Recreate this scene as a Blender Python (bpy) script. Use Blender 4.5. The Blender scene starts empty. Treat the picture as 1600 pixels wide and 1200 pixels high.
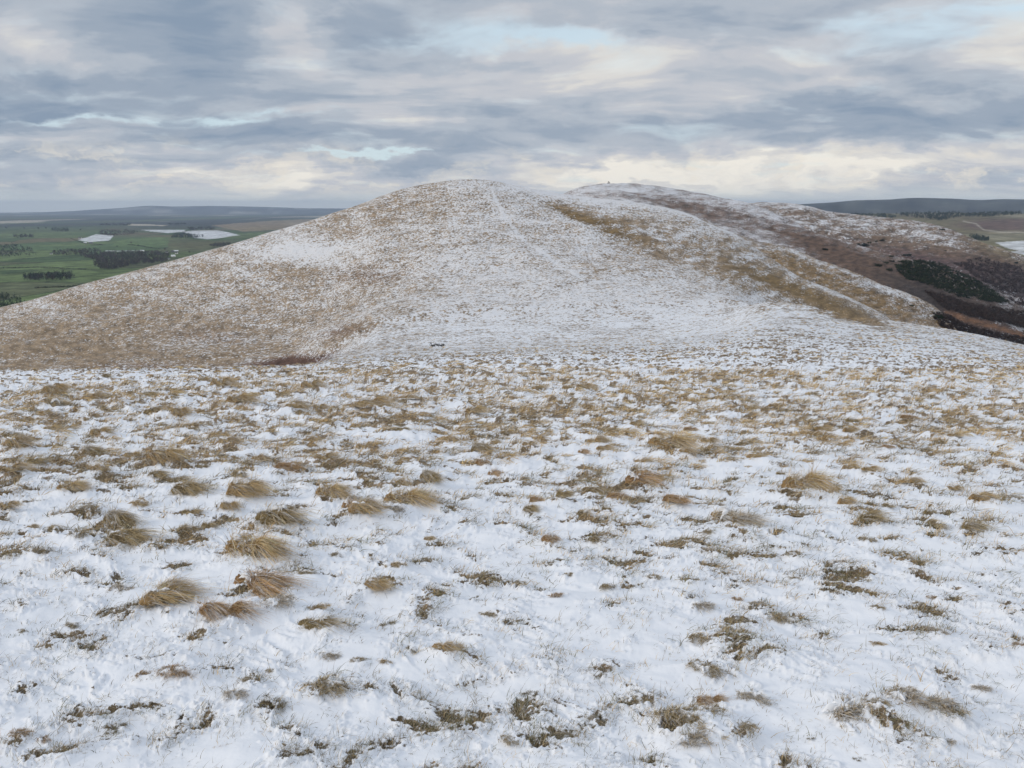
import bpy, math
import numpy as np
from math import radians as R, tan, atan, sin, cos, pi
rng = np.random.default_rng(7)
C = bpy.context.scene.collection
F, PITCH, EYE = 1202.0, R(13.1), 1.6          # lens in pixels of a 1600 wide picture, tilt down, eye height
CP, SP = cos(PITCH), sin(PITCH)

# ------------------------------------------------------------------ helpers
def tag(o, label, cat=None, group=None, kind=None):
    o['label'] = label
    if cat: o['category'] = cat
    if group: o['group'] = group
    if kind: o['kind'] = kind
    return o

def mesh_np(name, verts, quads=None, tris=None, smooth=False, attrs=None, mat=None):
    """mesh from numpy arrays; attrs: name -> (n,) float or (n,3) colour per vertex"""
    me = bpy.data.meshes.new(name)
    nq = 0 if quads is None else len(quads); nt = 0 if tris is None else len(tris)
    me.vertices.add(len(verts)); me.vertices.foreach_set('co', np.ascontiguousarray(verts, np.float32).ravel())
    loops = []; tot = []
    if nq: loops.append(np.asarray(quads, np.int32).ravel()); tot.append(np.full(nq, 4, np.int32))
    if nt: loops.append(np.asarray(tris, np.int32).ravel()); tot.append(np.full(nt, 3, np.int32))
    loops = np.concatenate(loops); tot = np.concatenate(tot)
    me.loops.add(len(loops)); me.loops.foreach_set('vertex_index', loops)
    me.polygons.add(len(tot))
    st = np.zeros(len(tot), np.int32); st[1:] = np.cumsum(tot)[:-1]
    me.polygons.foreach_set('loop_start', st)
    me.update(calc_edges=True)
    me.polygons.foreach_set('use_smooth', np.full(len(tot), smooth, bool))
    for k, a in (attrs or {}).items():
        a = np.asarray(a, np.float32)
        if a.ndim == 1:
            at = me.attributes.new(k, 'FLOAT', 'POINT'); at.data.foreach_set('value', a)
        else:
            at = me.attributes.new(k, 'FLOAT_COLOR', 'POINT')
            at.data.foreach_set('color', np.concatenate([a, np.ones((len(a), 1), np.float32)], 1).ravel())
    if mat: me.materials.append(mat)
    return me

def obj(name, me, parent=None):
    o = bpy.data.objects.new(name, me); C.objects.link(o)
    if parent: o.parent = parent
    return o

def sstep(a, b, x):
    t = np.clip((x - a) / (b - a), 0, 1); return t * t * (3 - 2 * t)

def _hash(ix, iy, seed):
    h = (ix.astype(np.int64) * 374761393 + iy.astype(np.int64) * 668265263 + seed * 974634533) & 0xffffffff
    h = ((h ^ (h >> 13)) * 1274126177) & 0xffffffff
    return (h ^ (h >> 16)) & 0xffffffff

def gnoise(x, y, seed=0):
    x = np.asarray(x, float); y = np.asarray(y, float)
    ix = np.floor(x).astype(np.int64); iy = np.floor(y).astype(np.int64); fx = x - ix; fy = y - iy
    u = fx**3 * (fx * (fx * 6 - 15) + 10); v = fy**3 * (fy * (fy * 6 - 15) + 10)
    def g(dx, dy):
        a = _hash(ix + dx, iy + dy, seed) * (2 * pi / 4294967296.0)
        return np.cos(a) * (fx - dx) + np.sin(a) * (fy - dy)
    a = g(0, 0); b = g(1, 0); c = g(0, 1); d = g(1, 1)
    return 1.5 * ((a + (b - a) * u) * (1 - v) + (c + (d - c) * u) * v)

def fbm(x, y, seed=0, octv=4, gain=0.5):
    s = 0; a = 1.0
    for o in range(octv):
        s = s + a * gnoise(x * 2.03**o + 17.3 * o, y * 2.03**o - 9.1 * o, seed + o); a *= gain
    return s

def pchip_slopes(x, y):
    """x,y: (k,n) arrays along axis 0"""
    h = np.diff(x, axis=0); d = np.diff(y, axis=0) / h
    m = np.zeros_like(y)
    m[0] = d[0]; m[-1] = d[-1]
    a, b = d[:-1], d[1:]
    w1 = 2 * h[1:] + h[:-1]; w2 = h[1:] + 2 * h[:-1]
    with np.errstate(divide='ignore', invalid='ignore'):
        hm = (w1 + w2) / (w1 / a + w2 / b)
    m[1:-1] = np.where(a * b > 0, hm, 0)
    return m

def pchip1(xk, yk, x):
    xk = np.asarray(xk, float); yk = np.asarray(yk, float)
    m = pchip_slopes(xk[:, None], yk[:, None])[:, 0]
    x = np.asarray(x, float); xc = np.clip(x, xk[0], xk[-1])
    i = np.clip(np.searchsorted(xk, xc) - 1, 0, len(xk) - 2)
    h = xk[i + 1] - xk[i]; t = (xc - xk[i]) / h
    r = (yk[i] * (2*t**3 - 3*t**2 + 1) + h * m[i] * (t**3 - 2*t**2 + t) + yk[i+1] * (-2*t**3 + 3*t**2) + h * m[i+1] * (t**3 - t**2))
    return r + (x - xc) * np.where(x > xk[-1], m[-1], m[0])

def slope_of(py):                                   # height over distance of the ray through picture row py
    return np.tan(np.arctan((600.0 - np.asarray(py, float)) / F) - PITCH)

def project(X, Y, Z):                               # Z relative to the eye
    zc = Y * CP - Z * SP
    return 800 + F * X / zc, 600 - F * (Y * SP + Z * CP) / zc

KN = {}
class Layer:
    """Relief surveyed along lines of sight: cols = {column: [(distance, row) or (distance, None, height)]}"""
    def __init__(self, cols):
        self.xs = np.array(sorted(cols), float); K = len(cols[self.xs[0]])
        self.Yk = np.zeros((K, len(self.xs))); self.Zk = np.zeros_like(self.Yk)
        for j, x in enumerate(sorted(cols)):
            for k, e in enumerate(cols[x]):
                self.Yk[k, j] = e[0]
                self.Zk[k, j] = e[2] if len(e) == 3 else e[0] * slope_of(e[1])
    def override(self, k, pts, Y=None):             # row k follows a measured skyline
        px, py = zip(*pts)
        self.sky = getattr(self, 'sky', {}); self.sky[k] = (px, py)
    def knots(self, px):
        px = np.clip(px, self.xs[0], self.xs[-1])
        Yk = np.array([pchip1(self.xs, r, px) for r in self.Yk]); Zk = np.array([pchip1(self.xs, r, px) for r in self.Zk])
        for k, (a, b) in getattr(self, 'sky', {}).items():
            ins = (px >= a[0]) & (px <= a[-1])
            Zk[k] = np.where(ins, Yk[k] * slope_of(pchip1(a, b, px)), Zk[k])
        return Yk, Zk
    def z(self, px, Y):
        """px (n,), Y (n,) -> z"""
        Yk, Zk = self.knots(px); m = pchip_slopes(Yk, Zk)
        Yc = np.clip(Y, Yk[0], Yk[-1])
        i = np.clip((Yc[None] >= Yk).sum(0) - 1, 0, len(Yk) - 2); n = np.arange(len(px))
        y0, y1, z0, z1, m0, m1 = Yk[i, n], Yk[i+1, n], Zk[i, n], Zk[i+1, n], m[i, n], m[i+1, n]
        h = y1 - y0; t = (Yc - y0) / h
        return z0*(2*t**3-3*t**2+1) + h*m0*(t**3-2*t**2+t) + z1*(-2*t**3+3*t**2) + h*m1*(t**3-t**2)
    def grid(self, pxs, Ys):
        P, YY = np.meshgrid(pxs, Ys); sh = P.shape
        Yk, Zk = self.knots(pxs); m = pchip_slopes(Yk, Zk); n = np.arange(len(pxs)); Z = np.zeros(sh)
        for r in range(sh[0]):
            Yc = np.clip(np.full(len(pxs), Ys[r]), Yk[0], Yk[-1])
            i = np.clip((Yc[None] >= Yk).sum(0) - 1, 0, len(Yk) - 2)
            h = Yk[i+1, n] - Yk[i, n]; t = (Yc - Yk[i, n]) / h
            Z[r] = Zk[i,n]*(2*t**3-3*t**2+1)+h*m[i,n]*(t**3-2*t**2+t)+Zk[i+1,n]*(-2*t**3+3*t**2)+h*m[i+1,n]*(t**3-t**2)
        X = (P - 800) / F * (YY * CP - Z * SP)
        return P, X, YY, Z
    def z_at(self, X, Y):
        X = np.atleast_1d(np.asarray(X, float)); Y = np.atleast_1d(np.asarray(Y, float))
        px = 800 + F * X / (Y * CP + .12 * Y * SP)
        for _ in range(6):
            Z = self.z(px, Y); px = 800 + F * X / (Y * CP - Z * SP)
        return Z
    def along(self, px, Ys):
        """heights along one column"""
        key = (id(self), round(float(px) * .5))
        if key not in KN: KN[key] = self.knots(np.array([2. * key[1]]))
        a, b = KN[key]; return pchip1(a[:, 0], b[:, 0], np.clip(Ys, a[0, 0], a[-1, 0]))
    def hit(self, px, py, Y0, Y1, n=900):
        """first point where the sight line px,py meets the relief between Y0 and Y1"""
        Ys = np.geomspace(Y0, Y1, n); Z = self.along(px, Ys)
        d = Z - Ys * slope_of(py); i = np.argmax(d >= 0)
        if d[i] < 0: i = int(np.argmax(d / Ys))
        return (px - 800) / F * (Ys[i] * CP - Z[i] * SP), Ys[i], Z[i]

def grid_quads(nr, nc):
    i = np.arange(nr * nc).reshape(nr, nc)
    return np.stack([i[:-1, :-1], i[:-1, 1:], i[1:, 1:], i[1:, :-1]], -1).reshape(-1, 4)

def patches(P, Q, lst):
    """sum of soft elliptical patches: (cx, cy, rx, ry, slope, amount)"""
    s = np.zeros(P.shape)
    for cx, cy, rx, ry, sl, a in lst:
        u = (P - cx) / rx; v = (Q - cy - sl * (P - cx)) / ry
        s += a * np.exp(-(u*u + v*v))
    return s

def in_poly(P, Q, poly):
    ins = np.zeros(P.shape, bool); n = len(poly)
    for i in range(n):
        x0, y0 = poly[i]; x1, y1 = poly[(i+1) % n]
        if y0 == y1: continue
        c = ((y0 > Q) != (y1 > Q)) & (P < (x1 - x0) * (Q - y0) / (y1 - y0) + x0)
        ins ^= c
    return ins

def dist_line(P, Q, pts):
    d = np.full(P.shape, 1e9)
    for (x0, y0), (x1, y1) in zip(pts[:-1], pts[1:]):
        dx, dy = x1 - x0, y1 - y0; t = np.clip(((P-x0)*dx + (Q-y0)*dy) / (dx*dx+dy*dy), 0, 1)
        d = np.minimum(d, np.hypot(P - x0 - t*dx, Q - y0 - t*dy))
    return d

# ------------------------------------------------------------------ node helpers
class NT:
    def __init__(s, tree): s.t = tree; s.n = tree.nodes; s.l = tree.links
    def put(s, v, sock):
        if isinstance(v, bpy.types.NodeSocket): s.l.new(v, sock)
        else: sock.default_value = v
    def math(s, op, a, b=None, c=None, clamp=False):
        n = s.n.new('ShaderNodeMath'); n.operation = op; n.use_clamp = clamp
        s.put(a, n.inputs[0])
        if b is not None: s.put(b, n.inputs[1])
        if c is not None: s.put(c, n.inputs[2])
        return n.outputs[0]
    def vmath(s, op, a, b=None):
        n = s.n.new('ShaderNodeVectorMath'); n.operation = op
        s.put(a, n.inputs[0])
        if b is not None: s.put(b, n.inputs[1])
        return n.outputs['Value'] if op in ('DOT_PRODUCT', 'LENGTH') else n.outputs[0]
    def comb(s, x, y, z=0.0):
        n = s.n.new('ShaderNodeCombineXYZ')
        for v, k in zip((x, y, z), n.inputs): s.put(v, k)
        return n.outputs[0]
    def sep(s, v):
        n = s.n.new('ShaderNodeSeparateXYZ'); s.l.new(v, n.inputs[0]); return n.outputs
    def noise(s, vec, scale, detail=4, rough=.5, dist=0., lac=2.0):
        n = s.n.new('ShaderNodeTexNoise'); n.noise_dimensions = '3D'
        s.put(vec, n.inputs['Vector']); n.inputs['Scale'].default_value = scale; n.inputs['Detail'].default_value = detail
        n.inputs['Roughness'].default_value = rough; n.inputs['Distortion'].default_value = dist; n.inputs['Lacunarity'].default_value = lac
        return n.outputs['Fac']
    def mapr(s, v, a, b, c, d, smooth=True):
        n = s.n.new('ShaderNodeMapRange'); n.interpolation_type = 'SMOOTHSTEP' if smooth else 'LINEAR'
        s.put(v, n.inputs[0])
        for k, q in zip((1, 2, 3, 4), (a, b, c, d)): s.put(q, n.inputs[k])
        return n.outputs[0]
    def mix(s, f, a, b, mode='MIX'):
        n = s.n.new('ShaderNodeMix'); n.data_type = 'RGBA'; n.blend_type = mode; n.clamp_factor = True
        s.put(f, n.inputs[0]); s.put(a if not isinstance(a, tuple) else (*a, 1)[:4], n.inputs[6]); s.put(b if not isinstance(b, tuple) else (*b, 1)[:4], n.inputs[7])
        return n.outputs[2]
    def ramp(s, f, stops):
        n = s.n.new('ShaderNodeValToRGB'); s.put(f, n.inputs[0]); e = n.color_ramp.elements
        n.color_ramp.interpolation = 'EASE'
        while len(e) < len(stops): e.new(0.5)
        for q, (p, c) in zip(e, stops): q.position = p; q.color = (*c, 1)
        return n.outputs[0]
    def attr(s, name):
        n = s.n.new('ShaderNodeAttribute'); n.attribute_name = name; return n
    def bump(s, h, strength, dist):
        n = s.n.new('ShaderNodeBump'); n.inputs['Strength'].default_value = strength; n.inputs['Distance'].default_value = dist
        s.l.new(h, n.inputs['Height']); return n.outputs[0]

def new_mat(name):
    m = bpy.data.materials.new(name); m.use_nodes = True; t = m.node_tree
    b = t.nodes['Principled BSDF']; b.inputs['Specular IOR Level'].default_value = .2; b.inputs['Roughness'].default_value = .85
    return m, NT(t), b

SNOW = (.81, .832, .868)
def mat_terrain():
    """snow lying over dead grass: attribute 'bare' tells how much ground shows, 'far' widens the grain, 'gcol' is the plant cover"""
    m, g, b = new_mat('snowy_grassland')
    pos = g.n.new('ShaderNodeNewGeometry').outputs['Position']
    bare = g.attr('bare').outputs['Fac']; far = g.attr('far').outputs['Fac']; gcol = g.attr('gcol').outputs['Color']
    grain = g.attr('grain').outputs['Fac']
    gp = g.n.new('ShaderNodeVectorMath'); gp.operation = 'SCALE'; g.l.new(pos, gp.inputs[0]); g.l.new(grain, gp.inputs['Scale'])
    fine = g.noise(pos, 48, 4, .7, .3); fin2 = g.noise(g.vmath('MULTIPLY', pos, (.7, 1., 1.)), 13, 4, .6, .4)
    st = g.vmath('MULTIPLY', gp.outputs[0], (.75, .75, 1.6))
    mid = g.noise(st, .85, 7, .74, .4)
    med = g.noise(g.vmath('ADD', g.vmath('MULTIPLY', st, (.6, 1., 1.)), (13., 5., 9.)), .26, 3, .6, .7)
    big = g.noise(g.vmath('MULTIPLY', gp.outputs[0], (.4, .45, 1.5)), .06, 3, .6, .9)
    nf = g.math('ADD', g.math('MULTIPLY', g.math('SUBTRACT', fine, .5), .95), g.math('MULTIPLY', g.math('SUBTRACT', fin2, .5), .55))
    nm = g.math('ADD', g.math('MULTIPLY', g.math('SUBTRACT', mid, .5), 2.5), g.math('ADD', g.math('MULTIPLY', g.math('SUBTRACT', med, .5), .62), g.math('MULTIPLY', g.math('SUBTRACT', big, .5), .42)))
    v = g.math('ADD', bare, g.math('ADD', g.math('MULTIPLY', nf, g.math('SUBTRACT', 1.0, far)), g.math('MULTIPLY', nm, far)))
    wid = g.math('ADD', .06, g.math('MULTIPLY', far, .05))
    msk = g.mapr(v, g.math('SUBTRACT', .5, wid), g.math('ADD', .5, wid), g.math('MULTIPLY', g.mapr(grain, 1.0, 1.7, 1., 0.), .22), 1.)
    # plant cover varies from pale straw to dark litter
    n2 = g.noise(pos, 9, 6, .7); n3 = g.noise(g.vmath('ADD', st, (31., 7., 3.)), .9, 7, .76)
    var = g.math('ADD', g.math('MULTIPLY', n2, g.math('SUBTRACT', 1.0, far)), g.math('MULTIPLY', n3, far))
    gc = g.mix(1.0, gcol, g.ramp(var, [(.3, (.35, .33, .32)), (.5, (.9, .9, .88)), (.7, (1.55, 1.5, 1.4))]), 'MULTIPLY')
    snowc = g.mix(g.noise(pos, 2.2, 4, .6), SNOW, (.75, .775, .82))
    g.l.new(g.mix(msk, snowc, gc), b.inputs['Base Color'])
    b.inputs['Roughness'].default_value = .8; b.inputs['Specular IOR Level'].default_value = .12
    hgt = g.math('ADD', g.math('MULTIPLY', fine, g.math('SUBTRACT', 1.0, far)), g.math('MULTIPLY', mid, far))
    n = g.n.new('ShaderNodeBump'); n.inputs['Strength'].default_value = .55
    g.l.new(g.math('ADD', .0045, g.math('MULTIPLY', far, .9)), n.inputs['Distance']); g.l.new(hgt, n.inputs['Height'])
    g.l.new(n.outputs[0], b.inputs['Normal'])
    return m

def mat_tint(name, rough=.85, spec=.15, noise=None):
    m, g, b = new_mat(name); c = g.attr('tint').outputs['Color']
    if noise:
        pos = g.n.new('ShaderNodeNewGeometry').outputs['Position']
        c = g.mix(1.0, c, g.ramp(g.noise(pos, noise, 5, .65), [(.3, (.55, .55, .55)), (.7, (1.4, 1.4, 1.4))]), 'MULTIPLY')
    g.l.new(c, b.inputs['Base Color']); b.inputs['Roughness'].default_value = rough; b.inputs['Specular IOR Level'].default_value = spec
    return m

def mat_plain(name, col, noise=None, amp=.35, rough=.8):
    m, g, b = new_mat(name); b.inputs['Roughness'].default_value = rough
    pos = g.n.new('ShaderNodeNewGeometry').outputs['Position']
    lo = tuple(c * (1 - amp) for c in col); hi = tuple(min(1, c * (1 + amp)) for c in col)
    g.l.new(g.ramp(g.noise(pos, noise or 3, 5, .6), [(.3, lo), (.7, hi)]), b.inputs['Base Color'])
    return m

M_TERR = mat_terrain()
M_GRASS = mat_tint('dead_grass', .75, .2)
M_SNOW = mat_plain('fresh_snow', (.82, .84, .875), 40, .04)
M_LEAF = mat_tint('far_foliage', .9, .1)
M_FIELD = mat_tint('farmland', .95, .05, .02)
M_HILLS = mat_tint('distant_land', .95, .05, .0016)

# ------------------------------------------------------------------ near slope, saddle and main hill
L0 = Layer({
 -500: [(0.,None,-1.6),(9,None,-2.9),(22,612),(36,600),(150,None,-62),(380,None,-125),(470,690),(560,665),(640,650),(760,None,-150),(1150,None,-215)],
    0: [(0.,None,-1.6),(9,None,-2.9),(24,596),(44,582),(170,None,-60),(380,None,-85),(470,545),(560,510),(640,487),(760,None,-100),(1150,None,-190)],
  250: [(0.,None,-1.6),(9,None,-2.9),(25,591),(50,578),(170,None,-52),(360,None,-77),(450,530),(560,467),(660,410),(780,None,-62),(1150,None,-150)],
  450: [(0.,None,-1.6),(9,None,-2.9),(26,586),(62,572),(170,None,-40),(330,None,-67),(430,505),(560,420),(680,350),(790,None,-30),(1150,None,-125)],
  520: [(0.,None,-1.6),(9,None,-2.9),(26,584),(75,563),(170,None,-33),(300,None,-54),(420,488),(560,402),(690,334),(800,None,-20),(1150,None,-120)],
  600: [(0.,None,-1.6),(9,None,-2.9),(26,582),(90,549),(180,528),(290,500),(410,460),(560,368),(695,303),(800,None,-2),(1150,None,-110)],
  740: [(0.,None,-1.6),(9,None,-2.95),(26,580),(110,537),(200,513),(290,486),(410,428),(560,342),(700,280),(800,None,14),(1150,None,-105)],
  900: [(0.,None,-1.6),(9,None,-2.95),(26,579),(140,525),(220,500),(300,474),(420,415),(570,350),(720,306),(820,None,-2),(1150,None,-110)],
 1050: [(0.,None,-1.6),(9,None,-2.95),(26,578),(180,508),(240,489),(320,463),(430,422),(580,374),(730,327),(820,None,-22),(1150,None,-120)],
 1130: [(0.,None,-1.6),(9,None,-2.95),(26,577),(205,491),(270,474),(340,458),(440,432),(580,395),(715,357),(800,None,-50),(1150,None,-140)],
 1200: [(0.,None,-1.6),(9,None,-2.95),(26,577),(225,474),(290,None,-38.5),(390,None,-49.5),(470,455),(590,425),(700,400),(780,None,-75),(1150,None,-160)],
 1350: [(0.,None,-1.6),(9,None,-2.95),(26,578),(210,502),(290,None,-55),(410,None,-66),(490,499),(570,488),(660,475),(740,None,-105),(1150,None,-190)],
 1480: [(0.,None,-1.6),(9,None,-2.95),(26,580),(190,534),(280,None,-80),(420,None,-100),(500,None,-110),(570,None,-118),(640,None,-124),(740,None,-140),(1150,None,-200)],
 1600: [(0.,None,-1.6),(9,None,-2.95),(26,586),(170,565),(270,None,-95),(420,None,-125),(500,None,-135),(570,None,-140),(640,None,-145),(740,None,-160),(1150,None,-205)],
 2100: [(0.,None,-1.6),(9,None,-3.0),(26,612),(120,690),(260,None,-120),(420,None,-160),(500,None,-170),(570,None,-180),(640,None,-185),(740,None,-195),(1150,None,-215)],
})
L0.override(8, [(-20,493),(0,487),(51,473),(122,450),(196,430),(287,404),(350,386),(420,364),(472,349),(518,334),(560,321),(600,305),(640,293),(680,285),(710,281.5),(740,280),(770,283),(800,289),(850,298),(880,303),(950,312),(1025,322),(1080,336),(1110,350),(1150,367),(1180,387),(1200,400),(1250,432),(1300,452),(1350,475),(1380,491),(1410,514)])

CLUMPS = []
def scraps(X, Y):
    """the thin snow round a clump lets the ground through"""
    b = np.zeros(X.shape)
    for (tx, ty, w, k) in CLUMPS:
        r = w * .62
        m = (np.abs(X - tx) < 2 * r) & (np.abs(Y - ty) < 1.6 * r)
        if m.any(): b[m] = np.maximum(b[m], {'d': .40, 's': .24, 'o': .30}.get(k, .12) * np.exp(-((X[m]-tx)/r)**2 - ((Y[m]-ty)/(.62*r))**2))
    return b
TUSS = []   # filled below: x, y, z, width
def near_detail(X, Y, Q):
    """snow relief in metres and the bare-ground field for the walking distance ground"""
    hum = sstep(5, 14, Y)
    wx = X + .12 * fbm(X * 2, Y * 2, 50, 2); wy = Y + .12 * fbm(X * 2 + 9, Y * 2, 51, 2)
    a = wx * .94 - wy * .34; c = wx * .34 + wy * .94          # wind-drawn streaks run across the slope
    n1 = fbm(a * 3.0, c * 4.6, 3, 6, .70); n2 = fbm(X * .55, Y * .55, 11, 3); n3 = fbm(X * .12, Y * .12, 23, 2)
    val = n1 * 1.75 + n2 * .8 + n3 * .5
    tau = np.interp(Q, [560, 585, 620, 700, 780, 860, 930, 1040, 1200], [.30, .34, .48, .66, .82, 1.12, 1.25, 1.32, 1.36])
    B = .5 + (val - tau) * .30 + scraps(X, Y)
    relief = (.030 + .05 * hum) * fbm(X * 1.7, Y * 2.0, 31, 3) + (.007 + .029 * hum) * fbm(a * 5, c * 7, 37, 3) + (.0015 + .007 * sstep(.12, .42, B)) * fbm(X * 19, Y * 19, 41, 3) * (1 - hum) + .016 * sstep(.05, .42, B) * (1 - hum)
    relief = relief - .024 * sstep(.4, .75, B) * (1 - .5 * hum) + .02 * hum * sstep(.3, .6, B)
    return relief, B

def tuss_bump(X, Y):
    h = np.zeros(X.shape)
    for (tx, ty, w) in TUSS:
        r = w * .75
        m = (np.abs(X - tx) < 2.2 * r) & (np.abs(Y - ty) < 2.2 * r)
        if m.any():
            h[m] += .16 * w * np.exp(-((X[m]-tx-.1*w)/r)**2 - ((Y[m]-ty)/(.8*r))**2)
    return h

def hill_relief(X, YY):
    hl = sstep(35, 120, YY)
    h = hl * (.55 * fbm(X * .05, YY * .035, 61, 4) + .22 * fbm(X * .35, YY * .22, 67, 3)) * np.clip(YY / 350, .25, 1.2) + hl * 3.0 * fbm(X * .011, YY * .011, 71, 3) * sstep(250, 450, YY)
    return h * (1 - .8 * np.exp(-((YY - 690) / 60)**2))

def ground_z(X, Y):
    X = np.atleast_1d(np.asarray(X, float)); Y = np.atleast_1d(np.asarray(Y, float))
    Z = L0.z_at(X, Y); px, py = project(X, Y, Z); k = 1 - sstep(30, 75, Y)
    rel, B = near_detail(X, Y, py)
    return Z + EYE + (rel + tuss_bump(X, Y)) * k + hill_relief(X, Y), B

# measured tussocks: column, row of the foot, width in the photograph, kind  (g golden, o olive, d dark, r russet, s snowy)
def zz(ox, oy, s, items):
    return [(ox + a / s, oy + b / s, c / s, k) for a, b, c, k in items]
TL = []
TL += zz(0, 560, 2.857, [(70,180,60,'g'),(240,180,120,'g'),(430,205,130,'g'),(980,145,110,'g'),(1060,220,120,'g'),(1310,255,130,'g'),(690,265,130,'o'),(800,272,100,'g'),(240,238,160,'o'),(100,295,90,'g'),(225,332,80,'g'),(1010,402,130,'g'),(720,492,190,'g'),(585,455,80,'g'),(430,532,110,'g'),(40,545,130,'g'),(45,368,110,'o'),(70,425,140,'g'),(40,478,100,'o'),(150,497,110,'o'),(240,472,90,'o'),(410,452,110,'o'),(310,615,130,'g'),(835,632,190,'o'),(1080,645,200,'g'),(1020,698,100,'g'),(1160,472,90,'g'),(1440,477,100,'g'),(1465,642,150,'g'),(1560,722,130,'r'),(1225,775,240,'o'),(840,722,110,'o'),(610,677,90,'g'),(520,765,170,'o'),(360,832,120,'o'),(560,845,220,'o'),(830,802,140,'o'),(920,782,90,'o'),(245,787,100,'o'),(30,702,90,'g'),(900,502,70,'o'),(700,545,100,'o'),(790,572,100,'o'),(440,358,100,'g'),(1070,563,100,'o'),(470,605,80,'s'),(370,705,150,'s'),(140,768,60,'g'),(855,327,60,'o'),(860,397,60,'d'),(1390,392,80,'g'),(1420,242,70,'g'),(1250,172,60,'g'),(660,172,80,'o'),(470,92,70,'o'),(905,107,60,'g'),(1250,132,50,'g'),(1380,152,100,'g'),(1590,247,60,'g'),(1280,510,110,'r'),(980,455,70,'s')])
TL += zz(540, 560, 2.963, [(110,252,170,'g'),(290,207,90,'g'),(290,292,60,'g'),(590,272,90,'g'),(890,152,70,'g'),(190,297,60,'o'),(255,352,70,'o'),(475,392,100,'g'),(620,448,110,'o'),(745,362,60,'g'),(690,397,60,'g'),(625,502,90,'r'),(680,558,90,'r'),(250,600,120,'g'),(385,600,130,'o'),(265,695,225,'g'),(80,765,170,'g'),(45,673,80,'s'),(210,745,140,'s'),(110,593,80,'o'),(80,427,90,'g'),(555,668,70,'o'),(850,724,80,'o'),(935,875,110,'r'),(1000,683,90,'o'),(1100,745,80,'o'),(1250,668,90,'r'),(1205,714,60,'o'),(1360,615,180,'r'),(1140,635,120,'o'),(1190,455,80,'g'),(1170,417,100,'g'),(1095,468,60,'r'),(1480,455,200,'g'),(1540,402,90,'g'),(1420,378,70,'g'),(1340,322,70,'g'),(1380,503,80,'g'),(1520,695,110,'r'),(1560,866,110,'o'),(1160,874,100,'o'),(380,853,60,'g'),(725,492,80,'s'),(950,467,60,'s'),(840,432,60,'g'),(330,502,80,'s'),(1590,352,60,'r'),(1020,152,60,'g'),(1100,157,80,'g'),(1510,262,60,'g'),(880,683,60,'r')])
TL += zz(1060, 560, 2.963, [(560,645,200,'g'),(350,483,100,'g'),(780,527,90,'g'),(880,544,90,'g'),(1085,590,110,'g'),(1265,623,70,'g'),(1270,377,60,'g'),(1060,302,70,'r'),(1380,690,140,'g'),(1530,672,120,'s'),(1190,806,110,'o'),(1360,814,130,'o'),(1160,738,80,'o'),(870,775,150,'o'),(760,694,90,'g'),(860,679,80,'d'),(970,698,70,'o'),(270,808,240,'s'),(50,875,130,'o'),(140,838,80,'o'),(170,749,70,'g'),(180,694,80,'s'),(40,467,80,'g'),(130,407,80,'g'),(470,543,50,'o'),(720,642,60,'g'),(780,357,80,'g'),(660,352,80,'g'),(960,432,70,'r'),(1460,457,60,'g'),(800,312,80,'o'),(340,247,80,'g'),(430,247,60,'g'),(540,673,80,'s'),(870,864,90,'o'),(1000,853,80,'s'),(1510,843,60,'s'),(240,575,140,'d'),(470,705,100,'d'),(570,745,110,'d')])
TL += zz(0, 850, 2.857, [(60,82,130,'o'),(190,78,130,'o'),(1110,92,300,'g'),(740,302,270,'g'),(540,228,150,'s'),(1130,255,330,'r'),(1010,375,260,'r'),(1370,163,115,'o'),(1250,335,180,'s'),(900,445,110,'g'),(1410,406,200,'o'),(1420,328,110,'g'),(1470,512,130,'s'),(780,622,180,'r'),(640,618,80,'r'),(1110,653,90,'o'),(1450,692,220,'o'),(1230,745,140,'d'),(90,875,110,'r'),(210,965,190,'d'),(200,893,80,'r'),(1500,72,70,'o'),(520,828,90,'d'),(1050,723,130,'s'),(1210,583,60,'o'),(320,388,90,'o'),(100,412,60,'o')])
TL += zz(540, 850, 2.963, [(230,133,110,'g'),(130,233,140,'g'),(200,192,80,'o'),(470,545,140,'g'),(175,558,80,'g'),(60,558,90,'o'),(660,173,120,'o'),(800,193,80,'o'),(1035,167,60,'o'),(970,263,80,'r'),(660,343,100,'o'),(1430,172,80,'o'),(1205,217,80,'o'),(1200,603,90,'r'),(1370,745,150,'o'),(755,945,110,'o'),(1000,915,120,'s'),(1130,815,70,'s'),(490,853,60,'s'),(1540,895,150,'o'),(1420,1015,100,'d'),(380,93,70,'o'),(595,263,50,'d'),(330,503,100,'d'),(855,708,80,'d'),(180,380,130,'d')])
TL += zz(1060, 850, 2.963, [(270,475,130,'o'),(120,493,100,'o'),(260,383,70,'o'),(130,625,120,'o'),(100,965,120,'s'),(150,745,80,'r'),(340,745,100,'s'),(100,855,140,'o'),(310,905,70,'o'),(670,435,100,'o'),(480,363,80,'o'),(920,323,70,'o'),(920,493,80,'g'),(820,856,200,'s'),(910,834,80,'o'),(1040,815,130,'s'),(1200,834,120,'s'),(1270,833,50,'o'),(1180,443,120,'s'),(1400,673,110,'s'),(1570,505,80,'r'),(720,213,80,'o'),(670,247,70,'o'),(270,268,80,'r'),(360,303,90,'s'),(110,323,130,'s'),(410,73,90,'d'),(530,73,90,'o'),(130,63,110,'s'),(840,1015,60,'d'),(610,925,40,'d'),(1240,955,90,'s'),(540,173,70,'o'),(1100,153,80,'o'),(1180,253,70,'r'),(1110,287,60,'o'),(50,193,80,'o')])
TPL = []
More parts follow.
